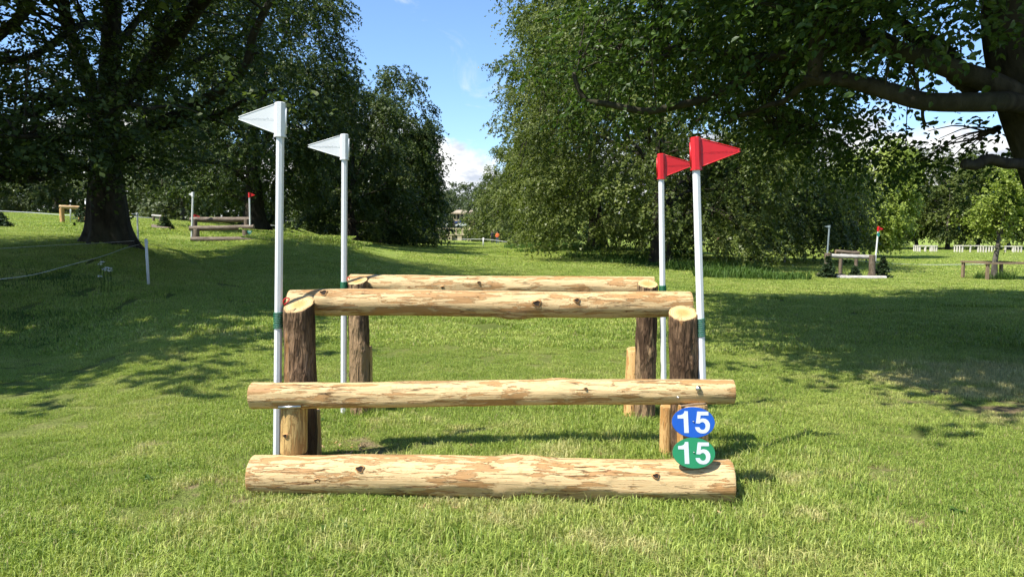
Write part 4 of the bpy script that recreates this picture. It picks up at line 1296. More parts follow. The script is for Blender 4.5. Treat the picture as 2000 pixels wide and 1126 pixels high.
WM = 'trees far behind the weeping beech'
for i, (px, Y, ht, R_, lab) in enumerate(((1345, 124, 13, 6, 'far tree seen just right of the tall red flag pole'), (1440, 118, 12, 5.5, 'far tree above the row of distant walkers'),
                                         (1530, 126, 13, 6, 'far tree above the walker in white'), (1620, 120, 12.5, 5.5, 'far tree behind the teal flag pole'))):
    tree('woodland_tree', lab, gnd(px, Y), ht, R_, 1.2, OVAL, M['beech'], M['grey_bark'], 240 + i, 60, 22, 12, .30, .3, .5, (0, 0), WM, twigs=False, detail=.4)
WL = 'trees along the far left of the field'
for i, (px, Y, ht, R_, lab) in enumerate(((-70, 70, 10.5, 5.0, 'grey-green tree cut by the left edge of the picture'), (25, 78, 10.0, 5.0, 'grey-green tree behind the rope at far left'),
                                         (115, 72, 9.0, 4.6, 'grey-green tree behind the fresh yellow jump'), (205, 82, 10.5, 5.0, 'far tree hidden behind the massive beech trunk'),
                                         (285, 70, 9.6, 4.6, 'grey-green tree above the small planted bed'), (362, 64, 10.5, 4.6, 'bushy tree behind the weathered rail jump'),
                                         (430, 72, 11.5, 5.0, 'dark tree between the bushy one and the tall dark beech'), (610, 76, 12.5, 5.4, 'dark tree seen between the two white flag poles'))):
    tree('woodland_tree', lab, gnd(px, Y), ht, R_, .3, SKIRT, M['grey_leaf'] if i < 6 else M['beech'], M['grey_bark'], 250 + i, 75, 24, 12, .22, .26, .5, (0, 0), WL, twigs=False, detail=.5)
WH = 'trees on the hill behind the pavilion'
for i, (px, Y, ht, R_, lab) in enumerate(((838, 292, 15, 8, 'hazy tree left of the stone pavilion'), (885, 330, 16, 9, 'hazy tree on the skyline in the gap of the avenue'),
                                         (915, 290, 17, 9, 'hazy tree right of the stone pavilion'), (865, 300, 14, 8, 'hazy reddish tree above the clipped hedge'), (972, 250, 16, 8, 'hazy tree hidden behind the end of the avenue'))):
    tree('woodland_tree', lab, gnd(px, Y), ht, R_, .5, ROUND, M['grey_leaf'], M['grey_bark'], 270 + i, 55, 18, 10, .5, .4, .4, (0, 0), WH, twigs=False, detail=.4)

# the wood that closes every far view, one mass
rng = np.random.default_rng(606)
cc = []
for px in np.arange(-900, 2900, 18):
    if 820 < px < 960:
        continue
    for _ in range(2):
        Y = rng.uniform(165, 200)
        x = (px + rng.normal(0, 12) - 1000) / FPX * Y
        cc.append((x, Y, float(H(x, Y))))
cc = np.array(cc)
nS = 34
ci = np.repeat(np.arange(len(cc)), nS)
hz = rng.uniform(0, 1, len(ci))
wd = np.interp(hz, [0, .3, .7, 1], [3.2, 4.2, 3.2, .8])
ang = rng.uniform(0, 6.283, len(ci))
hts = rng.uniform(9, 13, len(cc))
O = cc[ci] + np.stack([np.cos(ang) * wd, np.sin(ang) * wd, .3 + hz * hts[ci]], 1)
D = np.stack([np.cos(ang), np.sin(ang), rng.uniform(-.6, .3, len(ci))], 1)
wood_me = spray_leaves(rng, O, D, np.full(len(ci), 1.6), 5, 1.0, .4, tri=True)
tag(link('distant_wood', make_mesh('distant_wood', wood_me[0], wood_me[1], [M['beech']], None, False, wood_me[3])), 'continuous dark wood closing the far side of the park', 'wood', kind='stuff')


# ------------------------------------------------------------------ other fences on the course
def rail(T, name, p0, p1, r, seed, mats, tilt1=(0, 0), **kw):
    return T.part(name, log_geo(p0, p1, r, r * .94, seed, 40, 18, .03, 14, .012, tilt1=tilt1, **kw), mats)


WE = [M['weathered'], M['cut_old']]
# A: weathered three-rail jump on the bank
YA = 35.0
ja = Thing('rail_jump', 'weathered brown three-rail jump on the bank under the dark trees', 'horse jump', gnd(435, YA))


def AA(px, py, dy=0.0):
    return at(px, py, YA + dy)


rail(ja, 'base_log', AA(374, 468), AA(500, 467), .13, 301, WE)
rail(ja, 'lower_rail', AA(371, 446, .25), AA(496, 443, .25), .125, 302, WE)
rail(ja, 'top_rail', AA(372, 429, .75), AA(489, 428, .75), .13, 303, WE)
for px, dy, topy in ((380, .5, 428), (384, .15, 447), (482, .5, 428), (479, .15, 447)):
    g0 = AA(px, 466, dy)
    rail(ja, 'post', np.array([g0[0], g0[1], float(H(g0[0], g0[1])) - .15]), AA(px, topy, dy), .14, 310 + px, WE)
g0 = AA(487, 468, .3)
rail(ja, 'brace', np.array([g0[0] + .12, g0[1], float(H(g0[0], g0[1])) - .1]), AA(484, 452, .3), .1, 320, WE)


def far_pole(label, pt, pb, Y, pr, fh, fl, side, mat, grp, pole_m=None):
    t_, b_ = at(*pt, Y), at(*pb, Y)
    return flag_pole(label, t_, b_, (pr, fh, fl), 0.0, side, mat, None, False, grp, 1.4, pole_m)


GA = 'flag poles at the weathered jump'
far_pole('white flag on a thin pole at the left of the weathered jump', (377, 375), (374, 470), YA + .2, .045, .22, .2, -1, M['white_dull'], GA)
far_pole('red flag on a thin pole at the right of the weathered jump', (487, 376), (489, 468), YA + .2, .04, .22, .26, 1, M['red'], GA)
far_pole('low red flag showing over the top rail of the weathered jump', (380, 418), (380, 440), YA + 6, .05, .24, .30, 1, M['red'], GA)
up_, fr_, rt_ = np.array([0, 0, 1.0]), np.array([0, -1.0, 0]), np.array([1.0, 0, 0])
disc('round green disc with a white 16 on the weathered jump', AA(487.5, 452, -.1), rt_, up_, fr_, .105, .095, M['disc_teal'], '16', .13, 'discs on the weathered jump', .02, True)
disc('round green disc with a white A on the weathered jump', AA(488.5, 460.5, -.1), rt_, up_, fr_, .105, .095, M['disc_teal'], 'A', .13, 'discs on the weathered jump', .02, True)

# B: fresh yellow corner-style jump at far left
YB = 45.0
jb = Thing('rail_jump', 'fresh yellow timber jump beyond the massive trunk on the left', 'horse jump', gnd(122, YB))
FR = [M['peeled_gold'], M['cut']]


def AB(px, py, dy=0.0):
    return at(px, py, YB + dy)


def down(p, d=.15):
    return np.array([p[0], p[1], float(H(p[0], p[1])) - d])


rail(jb, 'post', down(AB(121, 430)), AB(121, 404.5), .14, 331, FR)
rail(jb, 'post', down(AB(156, 430, 1.2)), AB(156, 409, 1.2), .10, 332, FR)
rail(jb, 'post', down(AB(169, 430, .4)), AB(168, 407, .4), .14, 333, FR)
rail(jb, 'top_rail', AB(116, 404, -.05), AB(171, 406, .3), .11, 334, [M['peeled'], M['cut']])
rail(jb, 'rear_rail', AB(119, 403.5, 1.6), AB(160, 407, 1.5), .10, 335, [M['peeled'], M['cut']])
GB = 'flag poles at the fresh yellow jump'
for px, py, lab in ((138, 390, 'white pole rising behind the rail of the fresh yellow jump'), (167, 388, 'white pole beside the massive trunk at the fresh yellow jump')):
    t_, b_ = AB(px, py, .8), down(AB(px, 430, .8), 0)
    th = Thing('marker_pole', lab, 'pole', b_, GB)
    th.part('pole', tube([b_ - [0, 0, .1], (t_ + b_) / 2, t_], .045, 8), M['white_dull'])
    th.part('cap', tube([t_, t_ + [0, 0, .03]], .052, 8), M['white_dull'])

# C: little jump and its planted bed behind the trunk
jc = Thing('rail_jump', 'tiny pale rail jump beside the planted bed on the bank', 'horse jump', gnd(303, 52))
rail(jc, 'top_rail', at(297, 421, 52), at(316, 422, 52), .09, 341, [M['silver'], M['cut_old']])
for px in (300, 313):
    rail(jc, 'post', down(at(px, 428, 52)), at(px, 421, 52), .09, 342 + px, WE)

# F: grey jump on the right with planted firs
YF = 30.0
jf = Thing('rail_jump', 'silver-grey timber jump dressed with small firs on the right', 'horse jump', gnd(1665, YF))


def AF(px, py, dy=0.0):
    return at(px, py, YF + dy)


SI = [M['silver'], M['cut_old']]
rail(jf, 'base_log', AF(1632, 541, -.35), AF(1730, 543, -.35), .10, 351, SI)
rail(jf, 'rear_base_log', AF(1597, 537, .35), AF(1650, 538, .35), .09, 352, WE)
rail(jf, 'top_rail', AF(1620, 499, .1), AF(1706, 502, .1), .095, 353, SI)
rail(jf, 'rear_rail', AF(1632, 491, 2.4), AF(1678, 494, 2.4), .09, 354, WE)
rail(jf, 'post', down(AF(1704, 538)), AF(1704.5, 498), .13, 355, WE)
rail(jf, 'post', down(AF(1617, 538, .1)), AF(1617, 494, .1), .15, 356, WE)
rail(jf, 'post', down(AF(1642, 515, 2.4)), AF(1642, 492, 2.4), .08, 357, WE)
rail(jf, 'post', down(AF(1673, 515, 2.4)), AF(1673, 494, 2.4), .08, 358, WE)
g0 = down(AF(1692, 538, .15))
rail(jf, 'brace', g0, AF(1702, 524, .1), .08, 359, WE)
GF = 'flag poles at the silver-grey jump'
far_pole('small red flag on a leaning pole at the silver-grey jump', (1716, 442), (1710, 505), YF + .6, .035, .19, .20, 1, M['red'], GF)
disc('small teal disc on the pole under the small red flag', AF(1715.5, 458, .5), rt_, up_, fr_, .06, .085, M['disc_teal'], ' ', .05, GF, 0, True)
far_pole('white flag coloured as if shaded at the left post of the silver-grey jump', (1620, 440), (1615, 510), YF + .6, .035, .10, .20, -1, M['pole_shaded'], GF, M['pole_shaded'])


def fir(label, base, ht, R_, seed, mat=None, n=90, grp='small firs dressing the jumps'):
    base = np.array(base, float)
    T = Thing('fir_sapling', label, 'fir', base, grp)
    rg = np.random.default_rng(seed)
    T.part('trunk', tube([base - [0, 0, .05], base + [0, 0, ht * .5], base + [0, 0, ht]], [.03, .02, .006], 7), M['twig'])
    z = rg.uniform(.02, .97, n) ** 1.15
    az = rg.uniform(0, 6.283, n)
    D = np.stack([np.cos(az), np.sin(az), rg.uniform(-.15, .35, n)], 1)
    O = base + np.stack([0 * z, 0 * z, z * ht], 1)
    L = R_ * (1.05 - z) * rg.uniform(.7, 1.15, n)
    T.part('crown', spray_leaves(rg, O, D, L, 22, .085, .22), mat or M['fir'], smooth=False, kind='stuff')
    return T


fir('pointed little fir at the right end of the silver-grey jump', down(AF(1724, 540, .1), 0), .98, .42, 361)
fir('dark bushy fir against the left post of the silver-grey jump', down(AF(1616, 542, -.35), 0), .95, .48, 362, n=130)
fir('low rounded bush under the middle of the silver-grey rail', down(AF(1670, 539, 0), 0), .55, .38, 363, n=80)
fir('bushy conifer standing in front of the fresh yellow jump', down(AB(160, 434, -.6), 0), 1.15, .75, 364, n=140)
fir('round shrub in the planted bed on the bank', down(at(322, 441, 41), 0), .75, .62, 365, n=120)
fir('dark shrub cut by the left edge of the picture', down(at(2, 440, 36), 0), .7, .75, 366, n=130)
bed = Thing('planted_bed', 'low timber-edged bed with a shrub on the bank', 'planter', gnd(320, 41))
for (a_, b_) in (((297, 444, 40.4), (330, 447, 40.4)), ((297, 441, 41.8), (335, 443, 41.8)), ((330, 447, 40.4), (336, 443, 41.8))):
    p0, p1 = at(*a_), at(*b_)
    p0[2], p1[2] = float(H(p0[0], p0[1])) + .08, float(H(p1[0], p1[1])) + .08
    rail(bed, 'edge_log', p0, p1, .10, int(a_[0]), WE)


# ------------------------------------------------------------------ timber tree guards
def guard(label, px, pyt, Y, wpx, mat, n_side=2, young=None, grp='timber tree guards', depth=None):
    c = gnd(px, Y)
    top = at(px, pyt, Y)[2]
    hw = wpx / 2 / FPX * Y
    dp = depth or hw * 2
    T = Thing('tree_guard', label, 'tree guard', c, grp)
    cs = [(-hw, -dp / 2), (hw, -dp / 2), (hw, dp / 2), (-hw, dp / 2)]
    for k in range(4):
        (x0, y0), (x1, y1) = cs[k], cs[(k + 1) % 4]
        for q in range(n_side):
            f = q / n_side
            x, y = c[0] + x0 + (x1 - x0) * f, c[1] + y0 + (y1 - y0) * f
            g = float(H(x, y))
            T.part('post', box((x, y, (g - .1 + top) / 2), (.10, .10, top - g + .1), .1 * k), mat, smooth=False)
        m0 = np.array([c[0] + (x0 + x1) / 2, c[1] + (y0 + y1) / 2, top - .02 + .004 * k])
        ln = math.hypot(x1 - x0, y1 - y0) + .2
        T.part('rail', box(m0 + [0, 0, .03], (ln, .12, .07), math.atan2(y1 - y0, x1 - x0)), mat, smooth=False)
    return T


wood_g = simple('guard_timber', (0.26, 0.19, 0.12), .85, .3, 6, .2, .4)
pale_g = simple('pale_guard_timber', (0.70, 0.64, 0.54), .85, .2, 6, .2, .4)
guard('square brown timber guard round the leaning young tree', 1943, 513, 30, 76, wood_g, 1)
guard('first pale timber guard at the far side of the field', 1806, 480, 75, 32, pale_g, 3, depth=1.1)
guard('second pale timber guard at the far side, with a sapling inside', 1894, 480, 75, 46, pale_g, 3, depth=1.3)
guard('third pale timber guard at the far side, nearest the right edge', 1962, 481, 76, 46, pale_g, 3, depth=1.3)
yb = gnd(1943, 30)
yt = Thing('young_tree', 'leaning young tree with a slim trunk inside the brown guard', 'tree', yb)
tp = [yb - [0, 0, .1], at(1943, 512, 30), at(1951, 470, 30), at(1957, 435, 30), at(1962, 400, 30), at(1968, 352, 30)]
yt.part('trunk', tube(spline(tp, 18), np.linspace(.13, .03, 18), 9, 4, .1), M['grey_bark'])
rng = np.random.default_rng(71)
gb, cen = [], []
for k in range(15):
    s = at(1952 + k * 1.1, 470 - k * 7.5, 30)
    e = s + np.array([rng.normal(0, .75), rng.normal(0, .75), rng.uniform(.3, .9)])
    gb.append(tube(spline([s, (s + e) / 2 - [0, 0, .05], e], 6), np.linspace(.03, .008, 6), 5))
    cen += [e, e + rng.normal(0, .3, 3), (s + e) / 2 + rng.normal(0, .25, 3), e + rng.normal(0, .45, 3)]
yt.part('limbs', join(gb), M['grey_bark'], kind='stuff')
cen = np.array(cen)
ci = np.repeat(np.arange(len(cen)), 14)
O = cen[ci] + rng.normal(0, .22, (len(ci), 3))
yt.part('crown', spray_leaves(rng, O, rng.normal(0, 1, (len(ci), 3)) * [1, 1, .5] - [0, 0, .2], np.full(len(ci), .42), 10, .115, .4), M['lime_leaf'], smooth=False, kind='stuff')
sb_ = gnd(1894, 75)
sap = Thing('sapling', 'thin leafy sapling poking out of the second pale guard', 'sapling', sb_)
sap.part('trunk', tube([sb_ - [0, 0, .1], sb_ + [0, 0, .8], sb_ + [.05, 0, 1.5]], [.03, .025, .01], 6), M['grey_bark'])
O = sb_ + rng.normal(0, .16, (40, 3)) + np.stack([np.zeros(40), np.zeros(40), rng.uniform(.7, 1.45, 40)], 1)
sap.part('crown', spray_leaves(rng, O, rng.normal(0, 1, (40, 3)), np.full(40, .25), 8, .12, .3), M['lime_leaf'], smooth=False, kind='stuff')


# ------------------------------------------------------------------ rope and white stakes
def stake(label, top, foot, r=.03, grp='white rope stakes'):
    T = Thing('rope_stake', label, 'stake', foot, grp)
    a = unit(top - foot)
    T.part('shaft', tube([foot - a * .1, (top + foot) / 2, top], r, 8), M['white_dull'])
    T.part('hook', tube([top - a * .12, top - a * .12 + np.array([r * 1.6, -r, .01]), top - a * .07 + np.array([r * 1.8, -r, .02])], r * .25, 5), M['white_dull'])
    return T


stake('short white stake leaning on the shaded bank in front of the trunk', at(285, 466, 16.8), down(at(289, 519, 16.8), 0), .032)
stake('thin white stake left of the avenue by the rope', at(735, 453, 95), down(at(735, 467, 95), 0), .09)
stake('white stake in the middle of the avenue near the walkers', at(944, 464, 80), down(at(944, 482, 80), 0), .07)
stake('white stake on the sunlit grass below the weeping beech', at(1533, 493, 45), down(at(1532, 516, 45), 0), .055)
far_pole('thin white flag beside the foot of the massive trunk', (268, 415), (270, 477), 27, .03, .085, .22, -1, M['white_dull'], 'white rope stakes')


def rope(label, pts, r, sag=0.0, n=None):
    P = spline(pts, n or len(pts) * 8)
    T = tag(link('course_rope', make_mesh('course_rope', *tube(P, r, 6, None, 0), [M['rope']])), label, 'rope', 'ropes round the course')
    return T


rope('slack rope curving up the shaded bank to the massive trunk', [at(-40, 549, 11.5), at(60, 537, 12.4), at(130, 519, 13.8), at(200, 500, 16), at(245, 484, 19), at(272, 477, 22.0)], .0045)
rope('thin rope stretched low across the massive trunk', [at(-30, 487, 20.5), at(100, 479, 20.8), at(200, 474, 21.3), at(262, 470, 21.9)], .0045)
rope('rope running behind the trees along the far left field', [at(-40, 410, 58), at(60, 415, 58), at(150, 421, 58), at(270, 424, 58), at(340, 430, 60), at(430, 437, 62)], .024)
rope('rope running down past the trunk towards the avenue', [at(500, 438, 62), at(545, 441, 62), at(610, 446, 70), at(700, 454, 90)], .026)
rope('rope strung between the white stakes across the avenue', [at(700, 452, 95), at(735, 455, 95), at(800, 462, 92), at(870, 467, 88), at(944, 467, 80), at(990, 472, 76)], .022)
rope('thin rope across the sunlit field on the right', [at(1533, 494, 45), at(1740, 514, 40), at(1900, 516, 38), at(2040, 512, 38)], .010)

# post-and-rail scrap by the left tree skirts
sc_ = Thing('wooden_crate', 'small dark slatted timber box under the left avenue trees', 'box', gnd(683, 62))
c = gnd(683, 62)
for k in range(5):
    sc_.part('slat', box(c + [(k - 2) * .16, -.3, .26], (.12, .04, .52)), wood_g, smooth=False)
sc_.part('frame', box(c + [0, 0, .25], (.78, .5, .46)), wood_g, smooth=False)

# ------------------------------------------------------------------ lamp, balustrade, pavilion, cars at the end of the avenue
lp = gnd(800, 108)
lt = at(800, 424, 108)
lamp = Thing('lamp_post', 'slim lamp post with a pale head left of the balustrade', 'lamp post', lp)
lamp.part('pole', tube([lp - [0, 0, .2], (lp + lt) / 2, lt], [.09, .07, .06], 8), M['iron'])
lamp.part('lamp_head', tube([lt + [.05, 0, -.05], lt + [.1, 0, .18], lt + [.12, 0, .32]], [.12, .22, .08], 10), M['lamp_glass'])
lamp.part('foot', tube([lp - [0, 0, .1], lp + [0, 0, .25]], [.3, .22], 10), M['iron'])

YS = 160.0


def AS(px, py, dy=0.0):
    return at(px, py, YS + dy)


bal = Thing('balustrade', 'stone balustrade with piers over an arched wall at the end of the avenue', 'balustrade', gnd(884, YS))
x0, x1 = AS(836, 450)[0], AS(932, 450)[0]
zt, zb, zl = AS(880, 446)[2], AS(880, 455.5)[2], AS(880, 458)[2]
zw = float(H((x0 + x1) / 2, YS)) - .3
xm = (x0 + x1) / 2
bal.part('top_rail', box((xm, YS, zt), (x1 - x0, .42, .18)), M['stone'], smooth=False)
bal.part('ledge', box((xm, YS, zl), (x1 - x0, .62, .22)), M['stone'], smooth=False)
piers = np.linspace(x0 + .3, x1 - .3, 8)
for x in piers:
    bal.part('pier', box((x, YS - .02, (zt + zl) / 2), (.42, .46, zt - zl)), M['stone'], smooth=False)
bl = []
for x in np.arange(x0 + .35, x1 - .2, .26):
    if np.min(abs(piers - x)) > .3:
        h = zt - zl - .2
        zz = np.array([0, .15, .4, .65, 1]) * h + zl + .1
        bl.append(tube(np.stack([np.full(5, x), np.full(5, YS), zz], 1), [.08, .10, .06, .10, .07], 6))
bal.part('baluster', join(bl), M['stone_dark'], kind='stuff')
wl = []
for k in range(5):
    xa, xb = x0 + (x1 - x0) * k / 5, x0 + (x1 - x0) * (k + 1) / 5
    bal.part('wall_pier', box(((xa + xb) / 2 - .62, YS + .05, (zl + zw) / 2 - .05), (.9, .5, zl - zw - .1)), M['stone'], smooth=False)
bal.part('wall', box((xm, YS + .45, (zl + zw) / 2 - .05), (x1 - x0 - .1, .3, zl - zw - .14)), M['stone_dark'], smooth=False)
ur = AS(873, 445)
urn = Thing('stone_urn', 'pale stone urn standing on the balustrade', 'urn', ur + [0, 0, .09])
zz = np.array([0, .06, .12, .3, .5, .62, .66]) + ur[2] + .09
urn.part('bowl', tube(np.stack([np.full(7, ur[0]), np.full(7, YS), zz], 1), [.16, .16, .07, .14, .24, .22, .27], 12), simple('white_stone', (.66, .64, .58), .8))
urn.part('flowers', spray_leaves(np.random.default_rng(3), np.tile(ur + [0, 0, .75], (14, 1)), np.random.default_rng(4).normal(0, 1, (14, 3)), np.full(14, .25), 5, .12, .2), M['petal'], smooth=False, kind='stuff')

YP = 262.0


def AP(px, py, dy=0.0):
    return at(px, py, YP + dy)


pv = Thing('pavilion', 'honey stone garden pavilion with tall openings far up the avenue', 'building', gnd(905, YP))
px0, px1 = 882.5, 932.0
X0, X1 = AP(px0, 430)[0], AP(px1, 430)[0]
Zg, Zp, Zc, Zr = float(H((X0 + X1) / 2, YP)) - .5, AP(900, 428)[2], AP(900, 418)[2], AP(900, 410)[2]
Xm = (X0 + X1) / 2
pv.part('plinth', box((Xm, YP, (Zg + Zp) / 2), (X1 - X0, 6, Zp - Zg)), M['stone'], smooth=False)
for k in range(7):
    x = X0 + .45 + (X1 - X0 - .9) * k / 6
    pv.part('column', box((x, YP - 2.6, (Zp + Zc) / 2), (.55 if k not in (0, 6) else .9, .6, Zc - Zp)), M['stone'], smooth=False)
    if k < 6:
        xo = x + (X1 - X0 - .9) / 12
        pv.part('window', box((xo, YP - 2.32, (Zp + Zc) / 2), (.85, .12, (Zc - Zp) * .94)), M['glass'], smooth=False)
pv.part('wall', box((Xm, YP + .2, (Zp + Zc) / 2), (X1 - X0 - .1, 4.8, Zc - Zp)), M['stone_dark'], smooth=False)
pv.part('cornice', box((Xm, YP, Zc + .18), (X1 - X0 + .5, 6.6, .36)), M['stone'], smooth=False)
V = np.array([[X0 + .3, YP - 2.8, Zc + .36], [X1 - .3, YP - 2.8, Zc + .36], [X1 - .3, YP + 2.8, Zc + .36], [X0 + .3, YP + 2.8, Zc + .36],
              [X0 + 1.8, YP - 1, Zr], [X1 - 1.8, YP - 1, Zr], [X1 - 1.8, YP + 1, Zr], [X0 + 1.8, YP + 1, Zr]])
roof = pv.part('roof', (V, [np.array([[0, 1, 5, 4], [1, 2, 6, 5], [2, 3, 7, 6], [3, 0, 4, 7], [4, 5, 6, 7]])]), M['roof'], smooth=False)
pv.part('step', box((Xm, YP - 4.0, Zg + .5), (X1 - X0, 2, .9)), M['stone'], smooth=False)

hd = np.array(AP(866, 440, -20))
hedge = Thing('clipped_hedge', 'dark clipped hedge left of the pavilion steps', 'hedge', gnd(868, YP - 20))
rng = np.random.default_rng(8)
c = gnd(868, YP - 20)
n = 900
hx = rng.uniform(-4.6, 2.4, n)
hzv = rng.uniform(0, AP(866, 433, -20)[2] - c[2], n)
O = c + np.stack([hx, rng.uniform(-.8, .8, n), hzv], 1)
hedge.part('leaves', spray_leaves(rng, O, rng.normal(0, 1, (n, 3)), np.full(n, .3), 6, .32, .1), M['beech'], smooth=False, kind='stuff')
hedge.part('stem', box(c + [-1.1, 0, hzv.max() / 2], (6.6, 1.0, hzv.max() * .9)), M['dark'], smooth=False)  # solid near-black block filling the hedge behind its leaves


def car(label, px, py, Y, mat, rz):
    c = at(px, py, Y)
    T = Thing('parked_car', label, 'car', c, 'cars by the pavilion')
    cr, sr = math.cos(rz), math.sin(rz)

    def tf(V):
        V = np.asarray(V, float)
        return np.stack([V[:, 0] * cr - V[:, 1] * sr, V[:, 0] * sr + V[:, 1] * cr, V[:, 2]], 1) + c

    side_ = [(-2.1, .35), (-2.15, .75), (-1.6, .95), (-.9, 1.0), (-.3, 1.42), (.9, 1.45), (1.6, 1.0), (2.1, .9), (2.15, .4)]
    n = len(side_)
    V = np.array([[x, y * (.88 if z > 1.05 else 1.0), z] for y in (-.85, .85) for x, z in side_])
    j = np.arange(n)
    k = (j + 1) % n
    F4 = np.stack([j, k, k + n, j + n], 1)
    V = np.vstack([V, [[0, -.85, .7], [0, .85, .7]]])
    F3 = np.vstack([np.stack([k, j, np.full(n, 2 * n)], 1), np.stack([j + n, k + n, np.full(n, 2 * n + 1)], 1)])
    T.part('body', (tf(V), [F4, F3]), mat, smooth=False)
    for y in (-.80, .80):
        T.part('window', (tf(box((.35, y, 1.2), (1.7, .06, .34))[0]), box((0, 0, 0), (1, 1, 1))[1]), M['glass'], smooth=False)
        for x in (-1.35, 1.35):
            V, F = tube([(x, y - .12, .33), (x, y + .12, .33)], .33, 14)
            T.part('wheel', (tf(V), F), M['rubber'])
    return T


car('dark blue car parked below the pavilion', 901, 437.5, 246, M['car_blue'], .2)
car('white car parked in front of the dark blue one', 903, 443.5, 232, M['car_white'], .1)


# ------------------------------------------------------------------ people
def person(label, base, ht, rz, top_m, leg_m, grp, pose=0, hair=True):
    base = np.array(base, float)
    s = ht / 1.75
    J = {'pelvis': (0, 0, .95), 'chest': (0, 0, 1.28), 'neck': (0, 0, 1.48), 'head': (0, -.02, 1.60), 'crown': (0, -.01, 1.70),
         'shl': (-.19, 0, 1.42), 'ell': (-.27, .02, 1.15), 'hal': (-.22 if pose else -.28, -.22 if pose else -.02, 1.0 if pose else .86),
         'shr': (.19, 0, 1.42), 'elr': (.27, .02, 1.15), 'har': (.22 if pose == 2 else .28, -.24 if pose == 2 else -.03, 1.02 if pose == 2 else .86),
         'hpl': (-.10, 0, .90), 'knl': (-.12, -.03 - .06 * (pose == 1), .50), 'anl': (-.13, .02, .09), 'tol': (-.14, -.13, .03),
         'hpr': (.10, 0, .90), 'knr': (.12, -.02, .50), 'anr': (.13, .04, .09), 'tor': (.14, -.11, .03)}
    Rr = {'pelvis': .15, 'chest': .16, 'neck': .06, 'head': .095, 'crown': .075, 'shl': .075, 'ell': .05, 'hal': .04, 'shr': .075, 'elr': .05, 'har': .04,
          'hpl': .10, 'knl': .065, 'anl': .045, 'tol': .04, 'hpr': .10, 'knr': .065, 'anr': .045, 'tor': .04}
    E = [('pelvis', 'chest'), ('chest', 'neck'), ('neck', 'head'), ('head', 'crown'), ('chest', 'shl'), ('shl', 'ell'), ('ell', 'hal'), ('chest', 'shr'), ('shr', 'elr'), ('elr', 'har'),
         ('pelvis', 'hpl'), ('hpl', 'knl'), ('knl', 'anl'), ('anl', 'tol'), ('pelvis', 'hpr'), ('hpr', 'knr'), ('knr', 'anr'), ('anr', 'tor')]
    names = list(J)
    me = bpy.data.meshes.new('body')
    me.from_pydata([J[k] for k in names], [(names.index(a), names.index(b)) for a, b in E], [])
    tmp = bpy.data.objects.new('body', me)
    COL.objects.link(tmp)
    sk = tmp.modifiers.new('skin', 'SKIN')
    if not me.skin_vertices:
        bpy.context.view_layer.objects.active = tmp
    for v, k in zip(me.skin_vertices[0].data, names):
        v.radius = (Rr[k], Rr[k])
        v.use_root = k == 'pelvis'
    sub = tmp.modifiers.new('sub', 'SUBSURF')
    sub.levels = sub.render_levels = 1
    ev = bpy.data.meshes.new_from_object(tmp.evaluated_get(bpy.context.evaluated_depsgraph_get()))
    V = np.array([v.co[:] for v in ev.vertices])
    F4 = np.array([p.vertices[:] for p in ev.polygons if len(p.vertices) == 4])
    fc = V[F4].mean(1)
    fm = np.where(fc[:, 2] > 1.50, 0, np.where(fc[:, 2] > .93, 1, np.where(fc[:, 2] > .07, 2, 3)))
    fm = np.where((abs(fc[:, 0]) > .2) & (fc[:, 2] < 1.05) & (fc[:, 2] > .75), 0, fm)
    bpy.data.objects.remove(tmp)
    bpy.data.meshes.remove(me)
    bpy.data.meshes.remove(ev)
    cr, sr = math.cos(rz), math.sin(rz)

    def tf(V):
        return np.stack([V[:, 0] * cr - V[:, 1] * sr, V[:, 0] * sr + V[:, 1] * cr, V[:, 2]], 1) * s + base

    T = Thing('person', label, 'person', base, grp)
    T.part('body', (tf(V), [F4], fm), [M['skin'], top_m, leg_m, M['rubber']])
    th, ph = np.meshgrid(np.linspace(0, 6.283, 13)[:-1], np.linspace(0.05, 1.7, 6))
    hv = np.stack([np.cos(th) * np.sin(ph) * .112, np.sin(th) * np.sin(ph) * .112 + .02, 1.63 + np.cos(ph) * .125], -1).reshape(-1, 3)
    i = (np.arange(5)[:, None] * 12 + np.arange(12)[None]).ravel()
    j = (np.arange(5)[:, None] * 12 + (np.arange(12)[None] + 1) % 12).ravel()
    T.part('hair', (tf(hv), [np.stack([i, j, j + 12, i + 12], 1)]), M['hair'])
    return T


GP = 'two walkers at the end of the avenue'
person('walker in a black jacket at the edge of the avenue trees', gnd(961.5, 99), 1.72, 2.4, M['cloth_black'], M['cloth_black'], GP, 1)
person('walker in an orange top and blue jeans beside the dark-clad one', gnd(971.5, 97.5), 1.62, -.5, M['cloth_orange'], M['cloth_blue'], GP, 2)
GQ = 'distant walkers beyond the weeping beech'
for px, tm, lm, lab, ht in ((1375, 'cloth_white', 'cloth_black', 'distant walker in white nearest the tall red flag pole', 1.65), (1404, 'cloth_pink', 'cloth_white', 'distant walker in pink with pale trousers', 1.6),
                            (1427, 'cloth_black', 'cloth_blue', 'distant walker in black beside the one in pale blue', 1.7), (1438, 'cloth_sky', 'cloth_tan', 'distant walker in a pale blue top', 1.65),
                            (1468, 'cloth_white', 'cloth_blue', 'distant walker in white with blue jeans', 1.7), (1505, 'cloth_black', 'cloth_tan', 'distant walker in black with beige trousers', 1.7),
                            (1512, 'cloth_blue', 'cloth_black', 'distant walker in dark blue next to the white-topped one', 1.75), (1525.5, 'cloth_white', 'cloth_white', 'distant walker all in white, rightmost of the group', 1.75)):
    person(lab, gnd(px, 100), ht, px % 3, M[tm], M[lm], GQ, px % 3 if isinstance(px, int) else 1)


